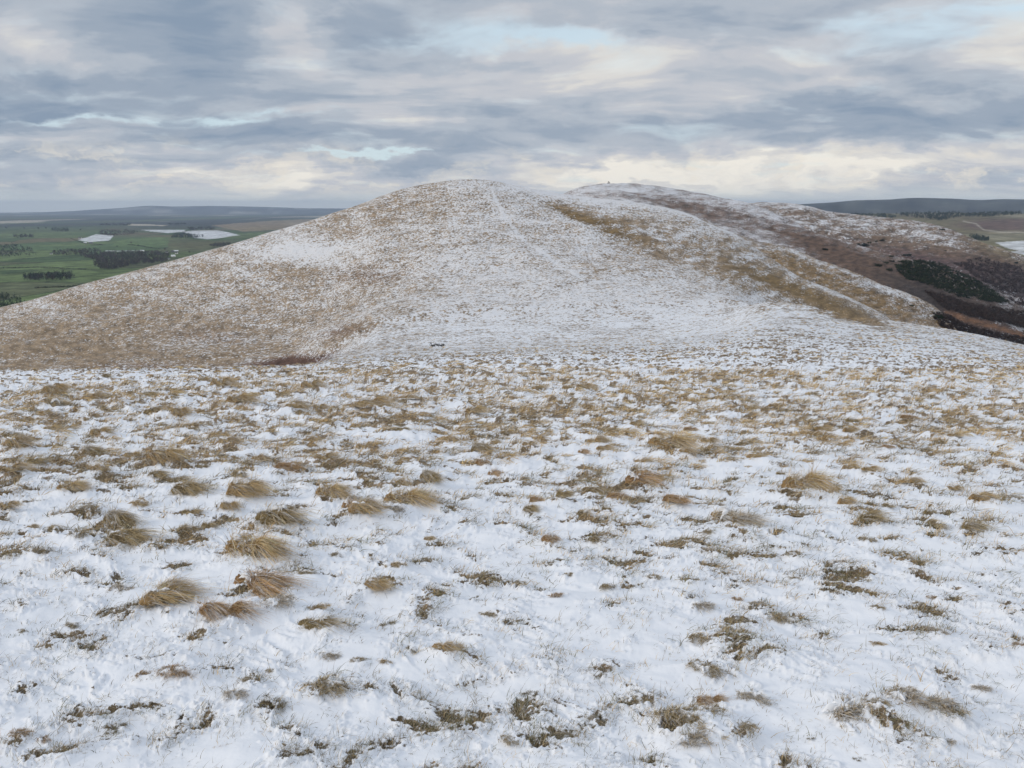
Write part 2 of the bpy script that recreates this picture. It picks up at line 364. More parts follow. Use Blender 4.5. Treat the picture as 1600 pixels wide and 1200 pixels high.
for (px, py, w, k) in TL:
    if (1040 < px < 1230 and 960 < py < 1185) or (1300 < px < 1500 and 1090 < py < 1160): w = w * 1.75      # the banks of matted grass
    X, Y, Z = L0.hit(px, py - .06 * w, 1.2, 60)
    wm = w / F * (Y * CP - Z * SP)
    TPL.append((X, Y, wm, k, px, py, w))
TUSS = [(a[0], a[1], a[2]) for a in TPL if a[3] != 'd']
CLUMPS = [(a[0], a[1], a[2], a[3]) for a in TPL]

# --- grid of the sheet
def near_rows(y0, y1, step):
    Ys = np.geomspace(.9, 30, 3000); Z = L0.z(np.full(3000, 800.), Ys); _, py = project(0 * Ys, Ys, Z)
    t = np.arange(y0, y1, -step); return np.interp(-t, -py, Ys)
rowsY = np.concatenate([[.9, 1.2, 1.5, 1.8], near_rows(1330, 581, 1.6), np.geomspace(26.3, 250, 250), np.linspace(252, 740, 300), np.linspace(750, 1150, 24)])
rowsY = np.unique(rowsY)
cols = np.concatenate([np.geomspace(5200, 340, 30) * -1 + 20, np.arange(-300, 1901, 1.9), np.geomspace(1910, 6600, 30)])
P, X, YY, Z = L0.grid(cols, rowsY)
_, Q = project(X, YY, Z)
rel, B = near_detail(X, YY, Q)
fade = 1 - sstep(30, 75, YY)
bump = tuss_bump(X, YY)
farw = sstep(26, 120, YY)
# hill relief: terracettes and lumps
hl = sstep(35, 120, YY); relh = hill_relief(X, YY)
Zf = Z + EYE + (rel + bump) * fade + relh * (1 - .0)
# bare share of the hill, by place
BF = np.full(P.shape, .465) + patches(P, Q, [(1000,540,560,26,.02,-.045)])
BF += patches(P, Q, [(120,500,260,75,-.12,.07),(300,470,260,90,0,.07),(430,420,160,40,0,.04),(560,430,110,14,0,.08),(450,500,150,28,-.1,.08),(620,330,130,28,-.2,.12),
   (330,560,200,16,0,.14),(60,560,150,40,0,.14),(560,515,50,10,-.35,.20),(440,540,60,10,.0,.12),
   (470,395,75,16,-.05,-.30),(380,430,30,8,0,-.15),(250,455,40,8,0,-.1),(760,400,70,90,0,-.05),(880,470,200,34,0,-.04),(1050,490,200,34,.15,-.12),(720,500,90,20,0,-.10),
   (890,334,44,8,.5,.24),(950,356,50,9,.3,.22),(1005,372,24,10,.2,.08),(985,350,40,8,.1,.22),(900,330,30,6,.5,.25),(1040,395,30,10,.4,.2),
   (1100,400,70,18,.35,.05),(1260,428,130,12,.42,.08),(1180,436,70,22,.35,.13),(1130,395,80,26,.4,.06),(1270,462,80,16,.4,.12),(1140,425,50,14,.3,.05),(1240,455,70,14,.4,.16),(1290,478,60,9,.35,.20),(1350,498,50,8,.4,.24),
   (1060,345,60,10,.35,-.06),(1190,408,40,4,.45,-.06),(1080,350,90,20,.35,.05),(1270,440,40,4,.5,-.08),
   (760,588,500,18,0,.07),(640,545,80,10,0,.0),(860,300,100,10,.1,-.10),(730,290,80,10,0,-.03)])
BF += .07 * fbm(P / 55, Q / 22, 91, 5); BF += patches(P, Q, [(200,530,220,50,-.05,.07),(40,520,140,50,0,.05)]) ; BF += patches(P, Q, [(980,362,110,20,.3,.16),(1190,430,150,40,.35,.20)]) * (.3 + 1.6 * fbm(P / 24, Q / 9, 92, 4))
crest = [(800,289),(850,298),(880,303),(950,312),(1025,322),(1080,336),(1110,350),(1150,367)]
BF -= .16 * np.exp(-(dist_line(P, Q, crest) / 7)**2) * (YY > 600)
road = [(768,292),(775,318),(790,340),(806,360),(840,390),(880,415),(912,440)]
BF -= .26 * np.exp(-(dist_line(P, Q, road) / np.interp(Q, [290, 440], [2.0, 3.6]))**2) * hl * (.7 + .3 * fbm(P / 20, Q / 20, 44, 2))
for ln in ([(1030,418),(985,428),(930,440),(880,448),(845,462),(815,480)], [(1000,424),(960,421),(905,430)], [(870,460),(900,452),(960,447)]):
    BF += .13 * np.exp(-(dist_line(P, Q, ln) / 1.5)**2) * hl
Bm = B * (1 - farw) + (BF - .0) * farw
# plant cover colours
def lerpc(a, b, t): return a + (np.asarray(b)[None, None] - a) * np.clip(t, 0, 1)[..., None]
gc = np.zeros(P.shape + (3,)) + np.array([.275, .208, .142])
gc = lerpc(gc, (.29, .22, .15), patches(P, Q, [(150,480,300,70,-.2,.9),(700,600,900,22,0,.7)]))
gc = lerpc(gc, (.13, .075, .06), patches(P, Q, [(445,567,55,9,-.1,1.4),(500,560,30,6,-.3,.8),(280,575,120,6,0,.6),(530,520,40,8,-.2,.5),(580,430,60,14,0,.4),(330,525,60,9,0,.3)]))
gc = lerpc(gc, (.20, .135, .062), patches(P, Q, [(890,336,60,12,.5,1.),(950,358,60,14,.3,1.),(1180,432,90,26,.35,.7),(1290,475,100,14,.4,.8)]))
gc = lerpc(gc, (.135, .105, .072), .6 * (1 - farw) * sstep(-.5, .5, fbm(X * 1.3, YY * 1.3, 77, 3)) + .5 * (1 - sstep(3, 8, YY)))
gc = lerpc(gc, (.11, .065, .05), patches(P, Q, [(448,568,46,7,-.1,1.3)]))
gc = gc * (1 + farw * .45 * fbm(P / 13, Q / 5, 94, 4))[..., None].clip(.4, 1.7)
Bm += farw * patches(P, Q, [(450,568,42,6,-.12,.5)])
allv = np.stack([X, YY, Zf], -1); grainw = np.interp(YY, [60, 150, 300, 700], [2.4, 1.7, 1.15, .85])
nc = len(cols); rs = int(np.searchsorted(rowsY, 250))
def part_sheet(name, r0, r1, label):
    sl = slice(r0, r1)
    me = mesh_np(name, allv[sl].reshape(-1, 3), grid_quads(r1 - r0, nc), None, True,
                 {'bare': Bm[sl].ravel(), 'far': farw[sl].ravel(), 'grain': grainw[sl].ravel(), 'gcol': gc[sl].reshape(-1, 3)}, M_TERR)
    return tag(obj(name, me), label, 'hill', None, 'structure')
part_sheet('ground', 0, rs + 1, 'snow-dusted grassy slope falling away from the viewpoint to the saddle')
part_sheet('hill', rs, len(rowsY), 'rounded hill thinly covered in snow over tan grass in the middle')

# the hilltop underfoot and behind
bx = np.concatenate([np.linspace(-60, -8, 30), np.linspace(-7.6, 7.6, 90), np.linspace(8, 60, 30)]); by = np.concatenate([np.linspace(-60, -3, 30), np.linspace(-2.8, .92, 60)])
GX, GY = np.meshgrid(bx, by)
rl, bb = near_detail(GX, GY, np.full(GX.shape, 1200.))
GZ = np.where(GY > 0, -.145 * GY, -.10 * GY - .004 * GY**2 * 0) + np.where(GY < 0, 0, 0) + rl - .006
GZ -= .0025 * GX**2 * (np.abs(GX) > 8)
me = mesh_np('hilltop', np.stack([GX, GY, GZ], -1).reshape(-1, 3), grid_quads(len(by), len(bx)), None, True,
             {'bare': bb.ravel(), 'far': np.zeros(GX.size), 'grain': np.ones(GX.size), 'gcol': np.tile([.12, .09, .06], (GX.size, 1))}, M_TERR)
tag(obj('hilltop', me), 'snowy hilltop under the viewpoint', 'hill', None, 'structure')

# ------------------------------------------------------------------ grass blades
def blades(root, d0, L, W, bend, seg, tint, grav=.0, side=None):
    """ribbons: root (n,3), d0 unit start direction, L length, W width, bend (n,3) added with t^2; tint (n,3) or (n,2,3)"""
    n = len(root); t = np.linspace(0, 1, seg + 1)
    p = root[:, None] + L[:, None, None] * (d0[:, None] * t[None, :, None] + bend[:, None] * (t**2)[None, :, None])
    p[..., 2] -= (grav * L)[:, None] * (t**3)[None]
    if side is None:
        a = rng.uniform(0, 2 * pi, n); side = np.stack([np.cos(a), np.sin(a) * .5, np.sin(a * 1.7) * .5], -1)
    sd = side / np.linalg.norm(side, axis=1, keepdims=True)
    w = (W[:, None] * np.array([.75, 1.0, .8, .5, .12][:seg + 1] if seg == 4 else np.linspace(1, .12, seg + 1))[None])[..., None] * .5
    l = p - sd[:, None] * w; r = p + sd[:, None] * w
    v = np.stack([l, r], 2).reshape(-1, 3)
    base = (np.arange(n) * (seg + 1) * 2)[:, None]; k = np.arange(seg)[None] * 2 + base
    q = np.stack([k, k + 1, k + 3, k + 2], -1).reshape(-1, 4)
    if tint.ndim == 2: c = np.repeat(tint, (seg + 1) * 2, 0)
    else:
        c = (tint[:, None, 0] * (1 - t)[None, :, None] + tint[:, None, 1] * t[None, :, None]); c = np.repeat(c.reshape(-1, 3), 2, 0)
    return v, q, c

PAL = {'g': [(.59, .43, .225), (.50, .345, .165), (.36, .235, .105), (.70, .55, .34)],
       'o': [(.46, .35, .195), (.35, .26, .13), (.22, .17, .08), (.60, .49, .32)],
       'r': [(.54, .36, .19), (.44, .27, .13), (.30, .175, .08), (.65, .49, .31)],
       's': [(.58, .47, .33), (.46, .355, .22), (.30, .225, .125), (.72, .67, .60)],
       'd': [(.155, .13, .080), (.25, .19, .115), (.10, .095, .055), (.38, .31, .20)]}
def pick_tint(kind, n, r):
    pal = np.array(PAL[kind]); c = pal[r.choice(4, n, p=[.4, .3, .15, .15])] * r.uniform(.75, 1.25, (n, 1))
    return np.clip(c, .01, .9)

def lump(r, nu=14, nv=7, amp=.25):
    """rough flattened blob of unit size (dome)"""
    u = np.linspace(0, 2 * pi, nu, endpoint=False); v = np.linspace(0, pi * .5, nv)
    U, V = np.meshgrid(u, v); s = r.uniform(0, 90)
    k = 1 + amp * fbm(np.cos(U) * 1.6 + s, np.sin(U) * 1.6 + V * 1.3, 5, 3)
    p = np.stack([np.cos(U) * np.cos(V) * k, np.sin(U) * np.cos(V) * k, np.sin(V) * k], -1)
    i = np.arange(nu * nv).reshape(nv, nu); j = np.roll(i, -1, 1)
    return p.reshape(-1, 3), np.stack([i[:-1], j[:-1], j[1:], i[1:]], -1).reshape(-1, 4)

def tussock_mesh(kind, seed, sparse=False):
    """unit-wide mound of wind-combed grass; blades sweep towards +x"""
    r = np.random.default_rng(seed); VS, QS, CS = [], [], []; off = 0
    ncl = r.integers(2, 6); H = r.uniform(.34, .46)
    cen = np.stack([np.linspace(-.26, .22, ncl) + r.normal(0, .05, ncl), r.normal(0, .08, ncl)], -1); hs = r.uniform(.5, 1.15, ncl)
    def add(v, q, c):
        nonlocal off
        VS.append(v); QS.append(q + off); CS.append(c); off += len(v)
    n = 1100 if sparse else 2100
    cw = r.dirichlet(np.full(ncl, 3.)); ci = r.choice(ncl, n, p=cw); rad = np.sqrt(r.random(n)); an = r.uniform(0, 2 * pi, n)
    rx = cen[ci, 0] + .19 * rad * np.cos(an); ry = cen[ci, 1] + .15 * rad * np.sin(an)
    dome = (1 - rad**2.2) * H * .62 * hs[ci]
    root = np.stack([rx, ry, dome - .02], -1)
    out = np.stack([np.cos(an) * rad, np.sin(an) * rad], -1)
    ns = 90; strand = ((np.floor(rx * 22) * 7 + np.floor(ry * 26) * 13 + ci * 5).astype(int)) % ns      # neighbours hang together
    sa = r.normal(0, .20, ns)[strand]; sl = r.uniform(.6, 1.35, ns)[strand]; su = r.normal(0, .22, ns)[strand]
    up = np.clip(r.uniform(.45, .85, n) + su, .15, 1.3)
    wx = r.uniform(.35, .75, n)
    d0 = np.stack([out[:, 0] * .38 + wx + r.normal(0, .10, n), out[:, 1] * .42 + sa + r.normal(0, .09, n), up], -1)
    d0 /= np.linalg.norm(d0, axis=1, keepdims=True)
    L = r.uniform(.24, .50, n) * sl * hs[ci]
    bend = np.stack([r.uniform(.35, .85, n), sa * .8 + r.normal(0, .10, n) - .05, -r.uniform(.45, 1.0, n)], -1)
    odd = r.random(n) < .18; bend[odd] = r.normal(0, .5, (odd.sum(), 3)); L[odd] *= .7       # broken and stray blades
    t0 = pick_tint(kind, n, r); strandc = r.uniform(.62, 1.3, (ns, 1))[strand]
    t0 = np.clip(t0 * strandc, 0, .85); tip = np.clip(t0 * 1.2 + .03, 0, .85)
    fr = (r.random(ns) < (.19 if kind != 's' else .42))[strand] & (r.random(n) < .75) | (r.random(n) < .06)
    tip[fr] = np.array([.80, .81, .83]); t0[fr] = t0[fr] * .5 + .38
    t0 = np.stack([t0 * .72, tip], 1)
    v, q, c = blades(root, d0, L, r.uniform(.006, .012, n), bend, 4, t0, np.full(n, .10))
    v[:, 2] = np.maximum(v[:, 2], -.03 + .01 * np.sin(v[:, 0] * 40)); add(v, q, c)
    # short tangled grass round the foot, half frosted
    n = 800; an = r.uniform(0, 2 * pi, n); ci = r.integers(0, ncl, n); rd = r.uniform(.7, 1.5, n)
    gx = cen[ci, 0] + .21 * rd * np.cos(an); gy = cen[ci, 1] + .17 * rd * np.sin(an)
    kp = fbm(gx * 9 + seed, gy * 9, 6, 2) > .05; gx, gy = gx[kp], gy[kp]; n = len(gx)
    d0 = np.stack([r.normal(.25, .45, n), r.normal(-.1, .45, n), r.uniform(.3, 1.0, n)], -1); d0 /= np.linalg.norm(d0, axis=1, keepdims=True)
    t0 = pick_tint('o' if kind != 's' else 's', n, r) * .8; tip = np.clip(t0 * 1.2, 0, .8); fr = r.random(n) < .35; tip[fr] = (.8, .81, .83)
    v, q, c = blades(np.stack([gx, gy, np.full(n, -.03)], -1), d0, r.uniform(.07, .20, n), r.uniform(.006, .011, n), np.stack([r.uniform(0, .6, n), r.normal(0, .25, n), -r.uniform(.3, .9, n)], -1), 3, np.stack([t0 * .7, tip], 1))
    add(v, q, c)
    # a few long loose stalks
    n = 40; ci = r.integers(0, ncl, n)
    root = np.stack([cen[ci, 0] + r.normal(0, .13, n), cen[ci, 1] + r.normal(0, .1, n), np.zeros(n)], -1)
    d0 = np.stack([r.normal(.25, .3, n), r.normal(0, .25, n), np.ones(n)], -1); d0 /= np.linalg.norm(d0, axis=1, keepdims=True)
    v, q, c = blades(root, d0, r.uniform(.35, .6, n), np.full(n, .006), np.stack([r.uniform(.1, .6, n), r.normal(0, .1, n), -r.uniform(.1, .6, n)], -1), 4, np.clip(pick_tint(kind, n, r) * 1.15, 0, .8))
    add(v, q, c)
    # matted thatch in the heart of the clump
    for k in range(ncl):
        p, q = lump(r, 18, 7, .35); p = p * np.array([.17, .135, H * .58 * hs[k]]) + np.array([cen[k, 0], cen[k, 1], -.02])
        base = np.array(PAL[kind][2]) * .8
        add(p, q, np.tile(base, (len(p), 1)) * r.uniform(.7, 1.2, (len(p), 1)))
    me = mesh_np('tussock', np.concatenate(VS), np.concatenate(QS), None, True, {'tint': np.concatenate(CS)}, M_GRASS)
    # snow caught on the crown: one ragged drape
    nu, nv = 56, 9; u = np.linspace(0, 2 * pi, nu, endpoint=False); sd = r.uniform(0, 99)
    R0 = np.clip(.5 + .65 * fbm(np.cos(u) * 2.4 + sd, np.sin(u) * 2.4, 8, 4, .75), .1, 1.1) * (1.0 if kind != 's' else 1.35)
    t = np.linspace(0, 1, nv)[:, None]; c = cen[r.integers(0, ncl)] * .6
    px = c[0] + .04 + .24 * t * R0 * np.cos(u); py = c[1] + .03 + .17 * t * R0 * np.sin(u)
    q2 = np.min([((px - cen[k, 0]) / .23)**2 + ((py - cen[k, 1]) / .2)**2 for k in range(ncl)], 0)
    pz = H * .80 * np.clip(1 - q2, -.7, 1) + .02 + .035 * fbm(px * 14, py * 14, 9, 3) - .05 * t**4
    VS = [np.stack([px, py, pz], -1).reshape(-1, 3)]; i = np.arange(nu * nv).reshape(nv, nu); j = np.roll(i, -1, 1)
    QS = [np.stack([i[:-1], j[:-1], j[1:], i[1:]], -1).reshape(-1, 4)]
    sn = mesh_np('snow', np.concatenate(VS), np.concatenate(QS), None, True, None, M_SNOW)
    return me, sn

def dark_mesh(seed):
    """low scrap of dark heath and short grass poking through the snow"""
    r = np.random.default_rng(seed); n = 420
    cl = 5; cen = np.stack([np.linspace(-.4, .4, cl) + r.normal(0, .06, cl), r.normal(0, .12, cl)], -1); ci = r.integers(0, cl, n)
    root = np.stack([cen[ci, 0] + r.normal(0, .07, n), cen[ci, 1] + r.normal(0, .06, n), np.full(n, -.03)], -1)
    d0 = np.stack([r.normal(.2, .5, n), r.normal(0, .5, n), r.uniform(.4, 1.1, n)], -1); d0 /= np.linalg.norm(d0, axis=1, keepdims=True)
    v, q, c = blades(root, d0, r.uniform(.10, .26, n), r.uniform(.012, .022, n), np.stack([r.normal(.25, .2, n), r.normal(0, .2, n), -r.uniform(.2, .6, n)], -1), 3, pick_tint('d', n, r))
    return mesh_np('heath', v, q, None, True, {'tint': c}, M_GRASS)

def clump_mesh(kind, seed):
    """ragged scraps of short tangled grass, half buried in snow"""
    r = np.random.default_rng(seed); n = 5200; s = r.uniform(0, 99)
    x = r.uniform(-.55, .55, n); y = r.uniform(-.32, .32, n)
    f = fbm(x * 5 + s, y * 7, 3, 4, .65) + .75 - 2.6 * ((x / .6)**2 + (y / .34)**2)
    kp = f > .22 + r.uniform(-.25, .25, n); x, y, f = x[kp], y[kp], f[kp]; n = len(x)
    hz = .10 * np.clip(f, 0, 1)
    root = np.stack([x, y, hz - .03], -1); tuft = fbm(x * 11 + s, y * 11, 7, 2)
    d0 = np.stack([.25 + tuft + r.normal(0, .35, n), -.1 + fbm(x * 9, y * 9 + s, 8, 2) + r.normal(0, .3, n), r.uniform(.35, 1.0, n)], -1); d0 /= np.linalg.norm(d0, axis=1, keepdims=True)
    L = r.uniform(.07, .20, n) * (.7 + .6 * np.clip(f, 0, 1))
    t = pick_tint(kind, n, r) * np.where(r.random(n) < .35, .5, 1.)[:, None]; tip = np.clip(t * 1.2 + .02, 0, .85); fr = r.random(n) < (.22 if kind != 's' else .45); tip[fr] = (.79, .80, .82)
    v, q, c = blades(root, d0, L, r.uniform(.006, .013, n), np.stack([r.uniform(0, .5, n), r.normal(-.05, .2, n), -r.uniform(.3, .9, n)], -1), 3, np.stack([t * .7, tip], 1))
    me = mesh_np('tussock', v, q, None, True, {'tint': c}, M_GRASS)
    nu, nv = 64, 9; u = np.linspace(0, 2 * pi, nu, endpoint=False)
    R0 = np.clip(.5 + .6 * fbm(np.cos(u) * 2.2 + s, np.sin(u) * 2.2, 8, 4, .7), .1, 1.2); tt = np.linspace(0, 1, nv)[:, None]; cx, cy = r.normal(.02, .12), r.normal(.05, .06)
    px = cx + .26 * tt * R0 * np.cos(u); py = cy + .13 * tt * R0 * np.sin(u); pz = .085 - .09 * tt**3 + .045 * fbm(px * 12 + s, py * 12, 9, 3) + 0 * u
    i = np.arange(nu * nv).reshape(nv, nu); j = np.roll(i, -1, 1)
    sn = mesh_np('snow', np.stack([px, py, pz], -1).reshape(-1, 3), np.stack([i[:-1], j[:-1], j[1:], i[1:]], -1).reshape(-1, 4), None, True, None, M_SNOW)
    return me, sn

LIB = {}
for i, k in enumerate('gors'):
    LIB[k] = [tussock_mesh(k, 100 * i + j + 1, sparse=(k in 'os' and j % 2 == 1)) for j in range(6 if k in 'go' else 4)]
LIBC = {k: [clump_mesh(k, 1500 + 40 * i + j) for j in range(6)] for i, k in enumerate('orsg')}
LIBD = [dark_mesh(900 + j) for j in range(5)]

# --- wording: landmarks named by hand, the rest described by their tone, size and nearest landmark
LAND = [(1249,777,'big upright domed golden tussock standing alone on the right slope'),
 (629,794,'broad domed golden tussock beside the open snow left of centre'),
 (567,817,'golden tussock with combed strands just below the broad domed one'),
 (388,881,'wide pale tussock with long strands swept right and a loose looping stalk'),
 (259,955,'pale bushy tussock with snow in its crown in the lower left'),
 (395,939,'long brown tussock with a raised tuft on its back in the left cluster'),
 (353,981,'dark gold tussock with a snow ridge over it in front of the long brown one'),
 (852,855,'rust coloured upright tussock alone in the middle of the snow'),
 (698,1034,'small domed golden tussock alone above the lower centre snow'),
 (273,1067,'bent rusty tussock with hair swept right on bare snow at lower left'),
 (507,1092,'olive tussock on a dark bank at the bottom left of centre'),
 (252,732,'large golden tussock with swept hair in the left tussock field'),
 (150,746,'round golden tussock left of the large swept one'),
 (353,700,'round tan tussock on white snow in the left tussock field'),
 (458,649,'neat domed golden tussock below the hill foot left of centre'),
 (577,645,'long low golden tussock with a twin hump on the upper slope'),
 (343,610,'golden tussock nearest the brow at left centre'),
 (150,631,'golden tussock near the brow at the left'),
 (1040,713,'long golden double tussock right of centre'),
 (1000,768,'shaggy reddish tussock with long stems at centre right'),
 (739,647,'small golden tussock on the upper slope near the centre'),
 (749,711,'upright olive tussock in the centre field'),
 (1426,759,'low smooth golden tussock right of the big domed one'),
 (1526,793,'flat straw tussock at the right edge blown into a wedge'),
 (1461,832,'olive tussock in the dark patch at the right'),
 (1151,833,'wide pale frosted tussock below the big domed one'),
 (429,831,'wide olive tussock above the pale swept one'),
 (196,856,'broad olive tussock on the left edge of open snow'),
 (1151,1010,'brown mossy clump on the bank in the lower right'),
 (1104,1061,'tall shaggy brown clump crowning the lower right bank'),
 (1286,997,'rounded olive clump with a snow hollow beside it at lower right'),
 (1337,1139,'wide frosted grass bank in the lower right corner'),
 (1590,1020,'rusty tuft cut by the right edge'),
 (70,1176,'ragged dark clump in the bottom left corner'),
 (795,1169,'flat olive clump at the bottom centre'),
 (1002,1101,'low brown clump left of the shaggy bank'),
 (494,992,'olive tussock with a snow cap below the left cluster'),
 (584,928,'golden tussock curling right on the slope left of centre'),
 (763,908,'long olive tuft lying in snow near the centre'),
 (1178,723,'straw tussock with a pale crest right of centre'),
 (45,878,'pair of olive tussocks at the left edge'),
 (15,750,'golden tussock cut by the left edge')]
TONE = {'g': 'golden', 'o': 'olive brown', 'r': 'reddish brown', 's': 'frosted straw', 'd': 'dark'}
used = set(); labels = {}
order = sorted(range(len(TPL)), key=lambda i: -TPL[i][6])
marks = []
for (lx, ly, text) in LAND:
    i = min((i for i in range(len(TPL)) if i not in labels), key=lambda i: abs(TPL[i][4]-lx) + 1.5*abs(TPL[i][5]-ly))
    labels[i] = text; used.add(text); marks.append((i, text))
SHORT = {}
def short(t):
    w = t.split(); out = []
    for q in w:
        if q in ('on','with','beside','in','at','below','just','right','left','near','crowning','alone','above','nearest','standing','cut','lying','curling','blown') and len(out) >= 3: break
        out.append(q)
    return ' '.join(out[:5])
def where(dx, dy):
    if abs(dx) > 1.6 * abs(dy): return 'right of' if dx > 0 else 'left of'
    if abs(dy) > 1.6 * abs(dx): return 'below' if dy > 0 else 'above'
    return ('below right of' if dx > 0 else 'below left of') if dy > 0 else ('above right of' if dx > 0 else 'above left of')
def region(x, y):
    c = 'far left' if x < 260 else 'left' if x < 540 else 'centre left' if x < 760 else 'centre' if x < 980 else 'centre right' if x < 1220 else 'right' if x < 1430 else 'far right'
    r = 'by the brow' if y < 625 else 'on the upper slope' if y < 690 else 'on the middle slope' if y < 790 else 'on the lower slope' if y < 930 else 'in the near snow' if y < 1060 else 'at the picture foot'
    return c, r
for i in order:
    if i in labels: continue
    X, Y, wm, k, px, py, w = TPL[i]
    size = 'wide' if w > 55 else 'middling' if w > 36 else 'small' if w > 24 else 'tiny'
    noun = 'grass tussock' if k != 'd' else 'heath scrap'
    if py > 870 and k in 'os': noun = 'grass clump'
    c, r = region(px, py); done = False
    for (j, t) in sorted(marks, key=lambda m: math.hypot(TPL[m[0]][4]-px, 1.6*(TPL[m[0]][5]-py)))[:4]:
        dx, dy = px - TPL[j][4], 1.6 * (py - TPL[j][5])
        for extra in ('', 'next '):
            lab = f"{size} {TONE[k]} {noun} {extra}{where(dx, dy)} the {short(t)}"
            if lab not in used and len(lab.split()) <= 16 and math.hypot(dx, dy) < 330: done = True; break
            lab2 = f"{size} {TONE[k]} {noun} {r}, {where(dx, dy)} the {short(t)}"
            if lab2 not in used and len(lab2.split()) <= 16: lab = lab2; done = True; break
        if done: break
    used.add(lab); labels[i] = lab

GZT = ground_z([a[0] for a in TPL], [a[1] for a in TPL])[0]
for i, (X, Y, wm, k, px, py, w) in enumerate(TPL):
    rz = rng.normal(-.10, .22); gz = float(GZT[i])
    if k == 'd':
        o = obj('heath_clump', LIBD[i % len(LIBD)]); s = wm * 1.0
        o.scale = (s, s, s * .9); o.location = (X, Y, gz + .0); o.rotation_euler = (-.10, 0, rng.normal(.2, .4))
        tag(o, labels[i], 'heath', 'dark heath scraps showing through the snow'); continue
    lib = LIBC if (py > 840 and k in 'os') or (k == 's' and w < 60) or (k == 'r' and py > 1000 and 'shaggy' not in labels[i]) else LIB
    if k == 'o' and w > 60 and px < 760 and py < 1000: lib = LIB
    if py > 880 and w < 46: lib = LIBC
    me, sn = lib[k][(i * 7 + 3) % len(lib[k])]
    o = obj('grass_tussock', me); s = wm * .90; hh = s * rng.uniform(.68, .98)
    if lib is LIBC: s *= 1.45; hh = s * .9
    if 'upright' in labels[i]: hh *= 1.3
    if 'low' in labels[i].split() or 'flat' in labels[i].split(): hh *= .8
    if py > 900: hh *= .85
    o.scale = (s, s * rng.uniform(.85, 1.1), hh); o.location = (X, Y, gz - .02 * s); o.rotation_euler = (-.06, 0, rz)
    tag(o, labels[i], 'tussock', 'wind-combed grass tussocks in the snow')
    c = obj('snow', sn, o)

# --- short grass everywhere between the tussocks: nobody could count it
def scatter_grass():
    n = 105000
    px = rng.uniform(-160, 1760, n); py = 577 + (1290 - 577) * rng.random(n)**1.05
    tabY = np.geomspace(1.2, 60, 500); cs = np.linspace(-160, 1760, 60)
    YT = []
    for c in cs:
        Z = L0.along(c, tabY); _, q = project(0 * tabY, tabY, Z)
        qq = np.maximum.accumulate(q[::-1])[::-1] + np.linspace(1e-3, 0, 500)
        YT.append(np.interp(-py, -qq, tabY))
    YT = np.array(YT); ci = np.clip((px + 160) / 1920 * 59, 0, 58.999); i0 = ci.astype(int); fr = ci - i0
    Y = YT[i0, np.arange(n)] * (1 - fr) + YT[i0 + 1, np.arange(n)] * fr
    Y += rng.normal(0, .01, n) * Y; Y = np.clip(Y, 1.25, 60)
    Z = L0.z(px, Y); X = (px - 800) / F * (Y * CP - Z * SP)
    gz, B = ground_z(X, Y)
    keep = (B > .49 + rng.normal(0, .06, n)) | (rng.random(n) < .026)
    X, Y, gz, B = X[keep], Y[keep], gz[keep], B[keep]; m = len(X)
    nb = np.clip(np.where(Y < 6, 11, np.where(Y < 14, 10, 8)), 4, 16)
    idx = np.repeat(np.arange(m), nb); N = len(idx)
    hgt = np.interp(Y, [1.5, 4, 8, 16, 40], [.035, .055, .10, .17, .24]) * rng.uniform(.6, 1.5, m)
    sp = np.interp(Y, [1.5, 5, 12, 40], [.018, .03, .06, .16])
    root = np.stack([X[idx] + rng.normal(0, 1.2, N) * sp[idx], Y[idx] + rng.normal(0, 1, N) * sp[idx], gz[idx] - .008], -1)
    root[:, 2] += -.15 * (root[:, 1] - Y[idx])
    aim = rng.normal(.0, .5, m)[idx]; wind = np.interp(Y, [2, 6, 12], [.35, .7, .95])[idx]
    d0 = np.stack([wind * .5 + rng.normal(0, .4, N), aim * .5 + rng.normal(0, .35, N), rng.uniform(.45, 1.1, N)], -1); d0 /= np.linalg.norm(d0, axis=1, keepdims=True)
    L = hgt[idx] * rng.uniform(.6, 1.5, N)
    bend = np.stack([wind * rng.uniform(.1, .7, N), rng.normal(-.05, .2, N), -rng.uniform(.2, .85, N)], -1)
    W = np.maximum(.0016, .00075 * Y)[idx] * rng.uniform(.7, 1.4, N)
    goldish = np.interp(Y, [2, 5, 10, 20], [.12, .32, .58, .8]) + .25 * fbm(X * .5, Y * .5, 5, 2)
    isg = (rng.random(m) < goldish)[idx]
    t = np.where(isg[:, None], pick_tint('g', N, rng) * .9, pick_tint('d', N, rng) * 1.15)
    gr = (rng.random(m) < np.interp(Y, [2, 6, 10], [.25, .12, .0]))[idx]
    t[gr] = t[gr] * .4 + np.array([.075, .085, .035])
    tip = np.clip(t * 1.2, 0, .8); fz = rng.random(N) < .17; tip[fz] = (.78, .79, .81)
    v, q, c = blades(root, d0, L, W, bend, 3, np.stack([t, tip], 1))
    # lone thin stalks in the nearest snow
    k = 420; sx = rng.uniform(-.75, .75, k); sy = 2.1 + 6 * rng.random(k)**1.6; sx *= sy
    sz = ground_z(sx, sy)[0]; d = np.stack([rng.normal(.12, .3, k), rng.normal(0, .2, k), np.ones(k)], -1); d /= np.linalg.norm(d, axis=1, keepdims=True)
    v2, q2, c2 = blades(np.stack([sx, sy, sz - .005], -1), d, rng.uniform(.03, .12, k), np.full(k, .0018), np.stack([rng.normal(.1, .2, k), rng.normal(0, .1, k), -rng.uniform(0, .3, k)], -1), 3, pick_tint('d', k, rng) * 1.3)
    me = mesh_np('short_grass', np.concatenate([v, v2]), np.concatenate([q, q2 + len(v)]), None, True, {'tint': np.concatenate([c, c2])}, M_GRASS)
    return tag(obj('short_grass', me), 'short dead grass poking through the thin snow all over the slope', 'grass', None, 'stuff')
scatter_grass()

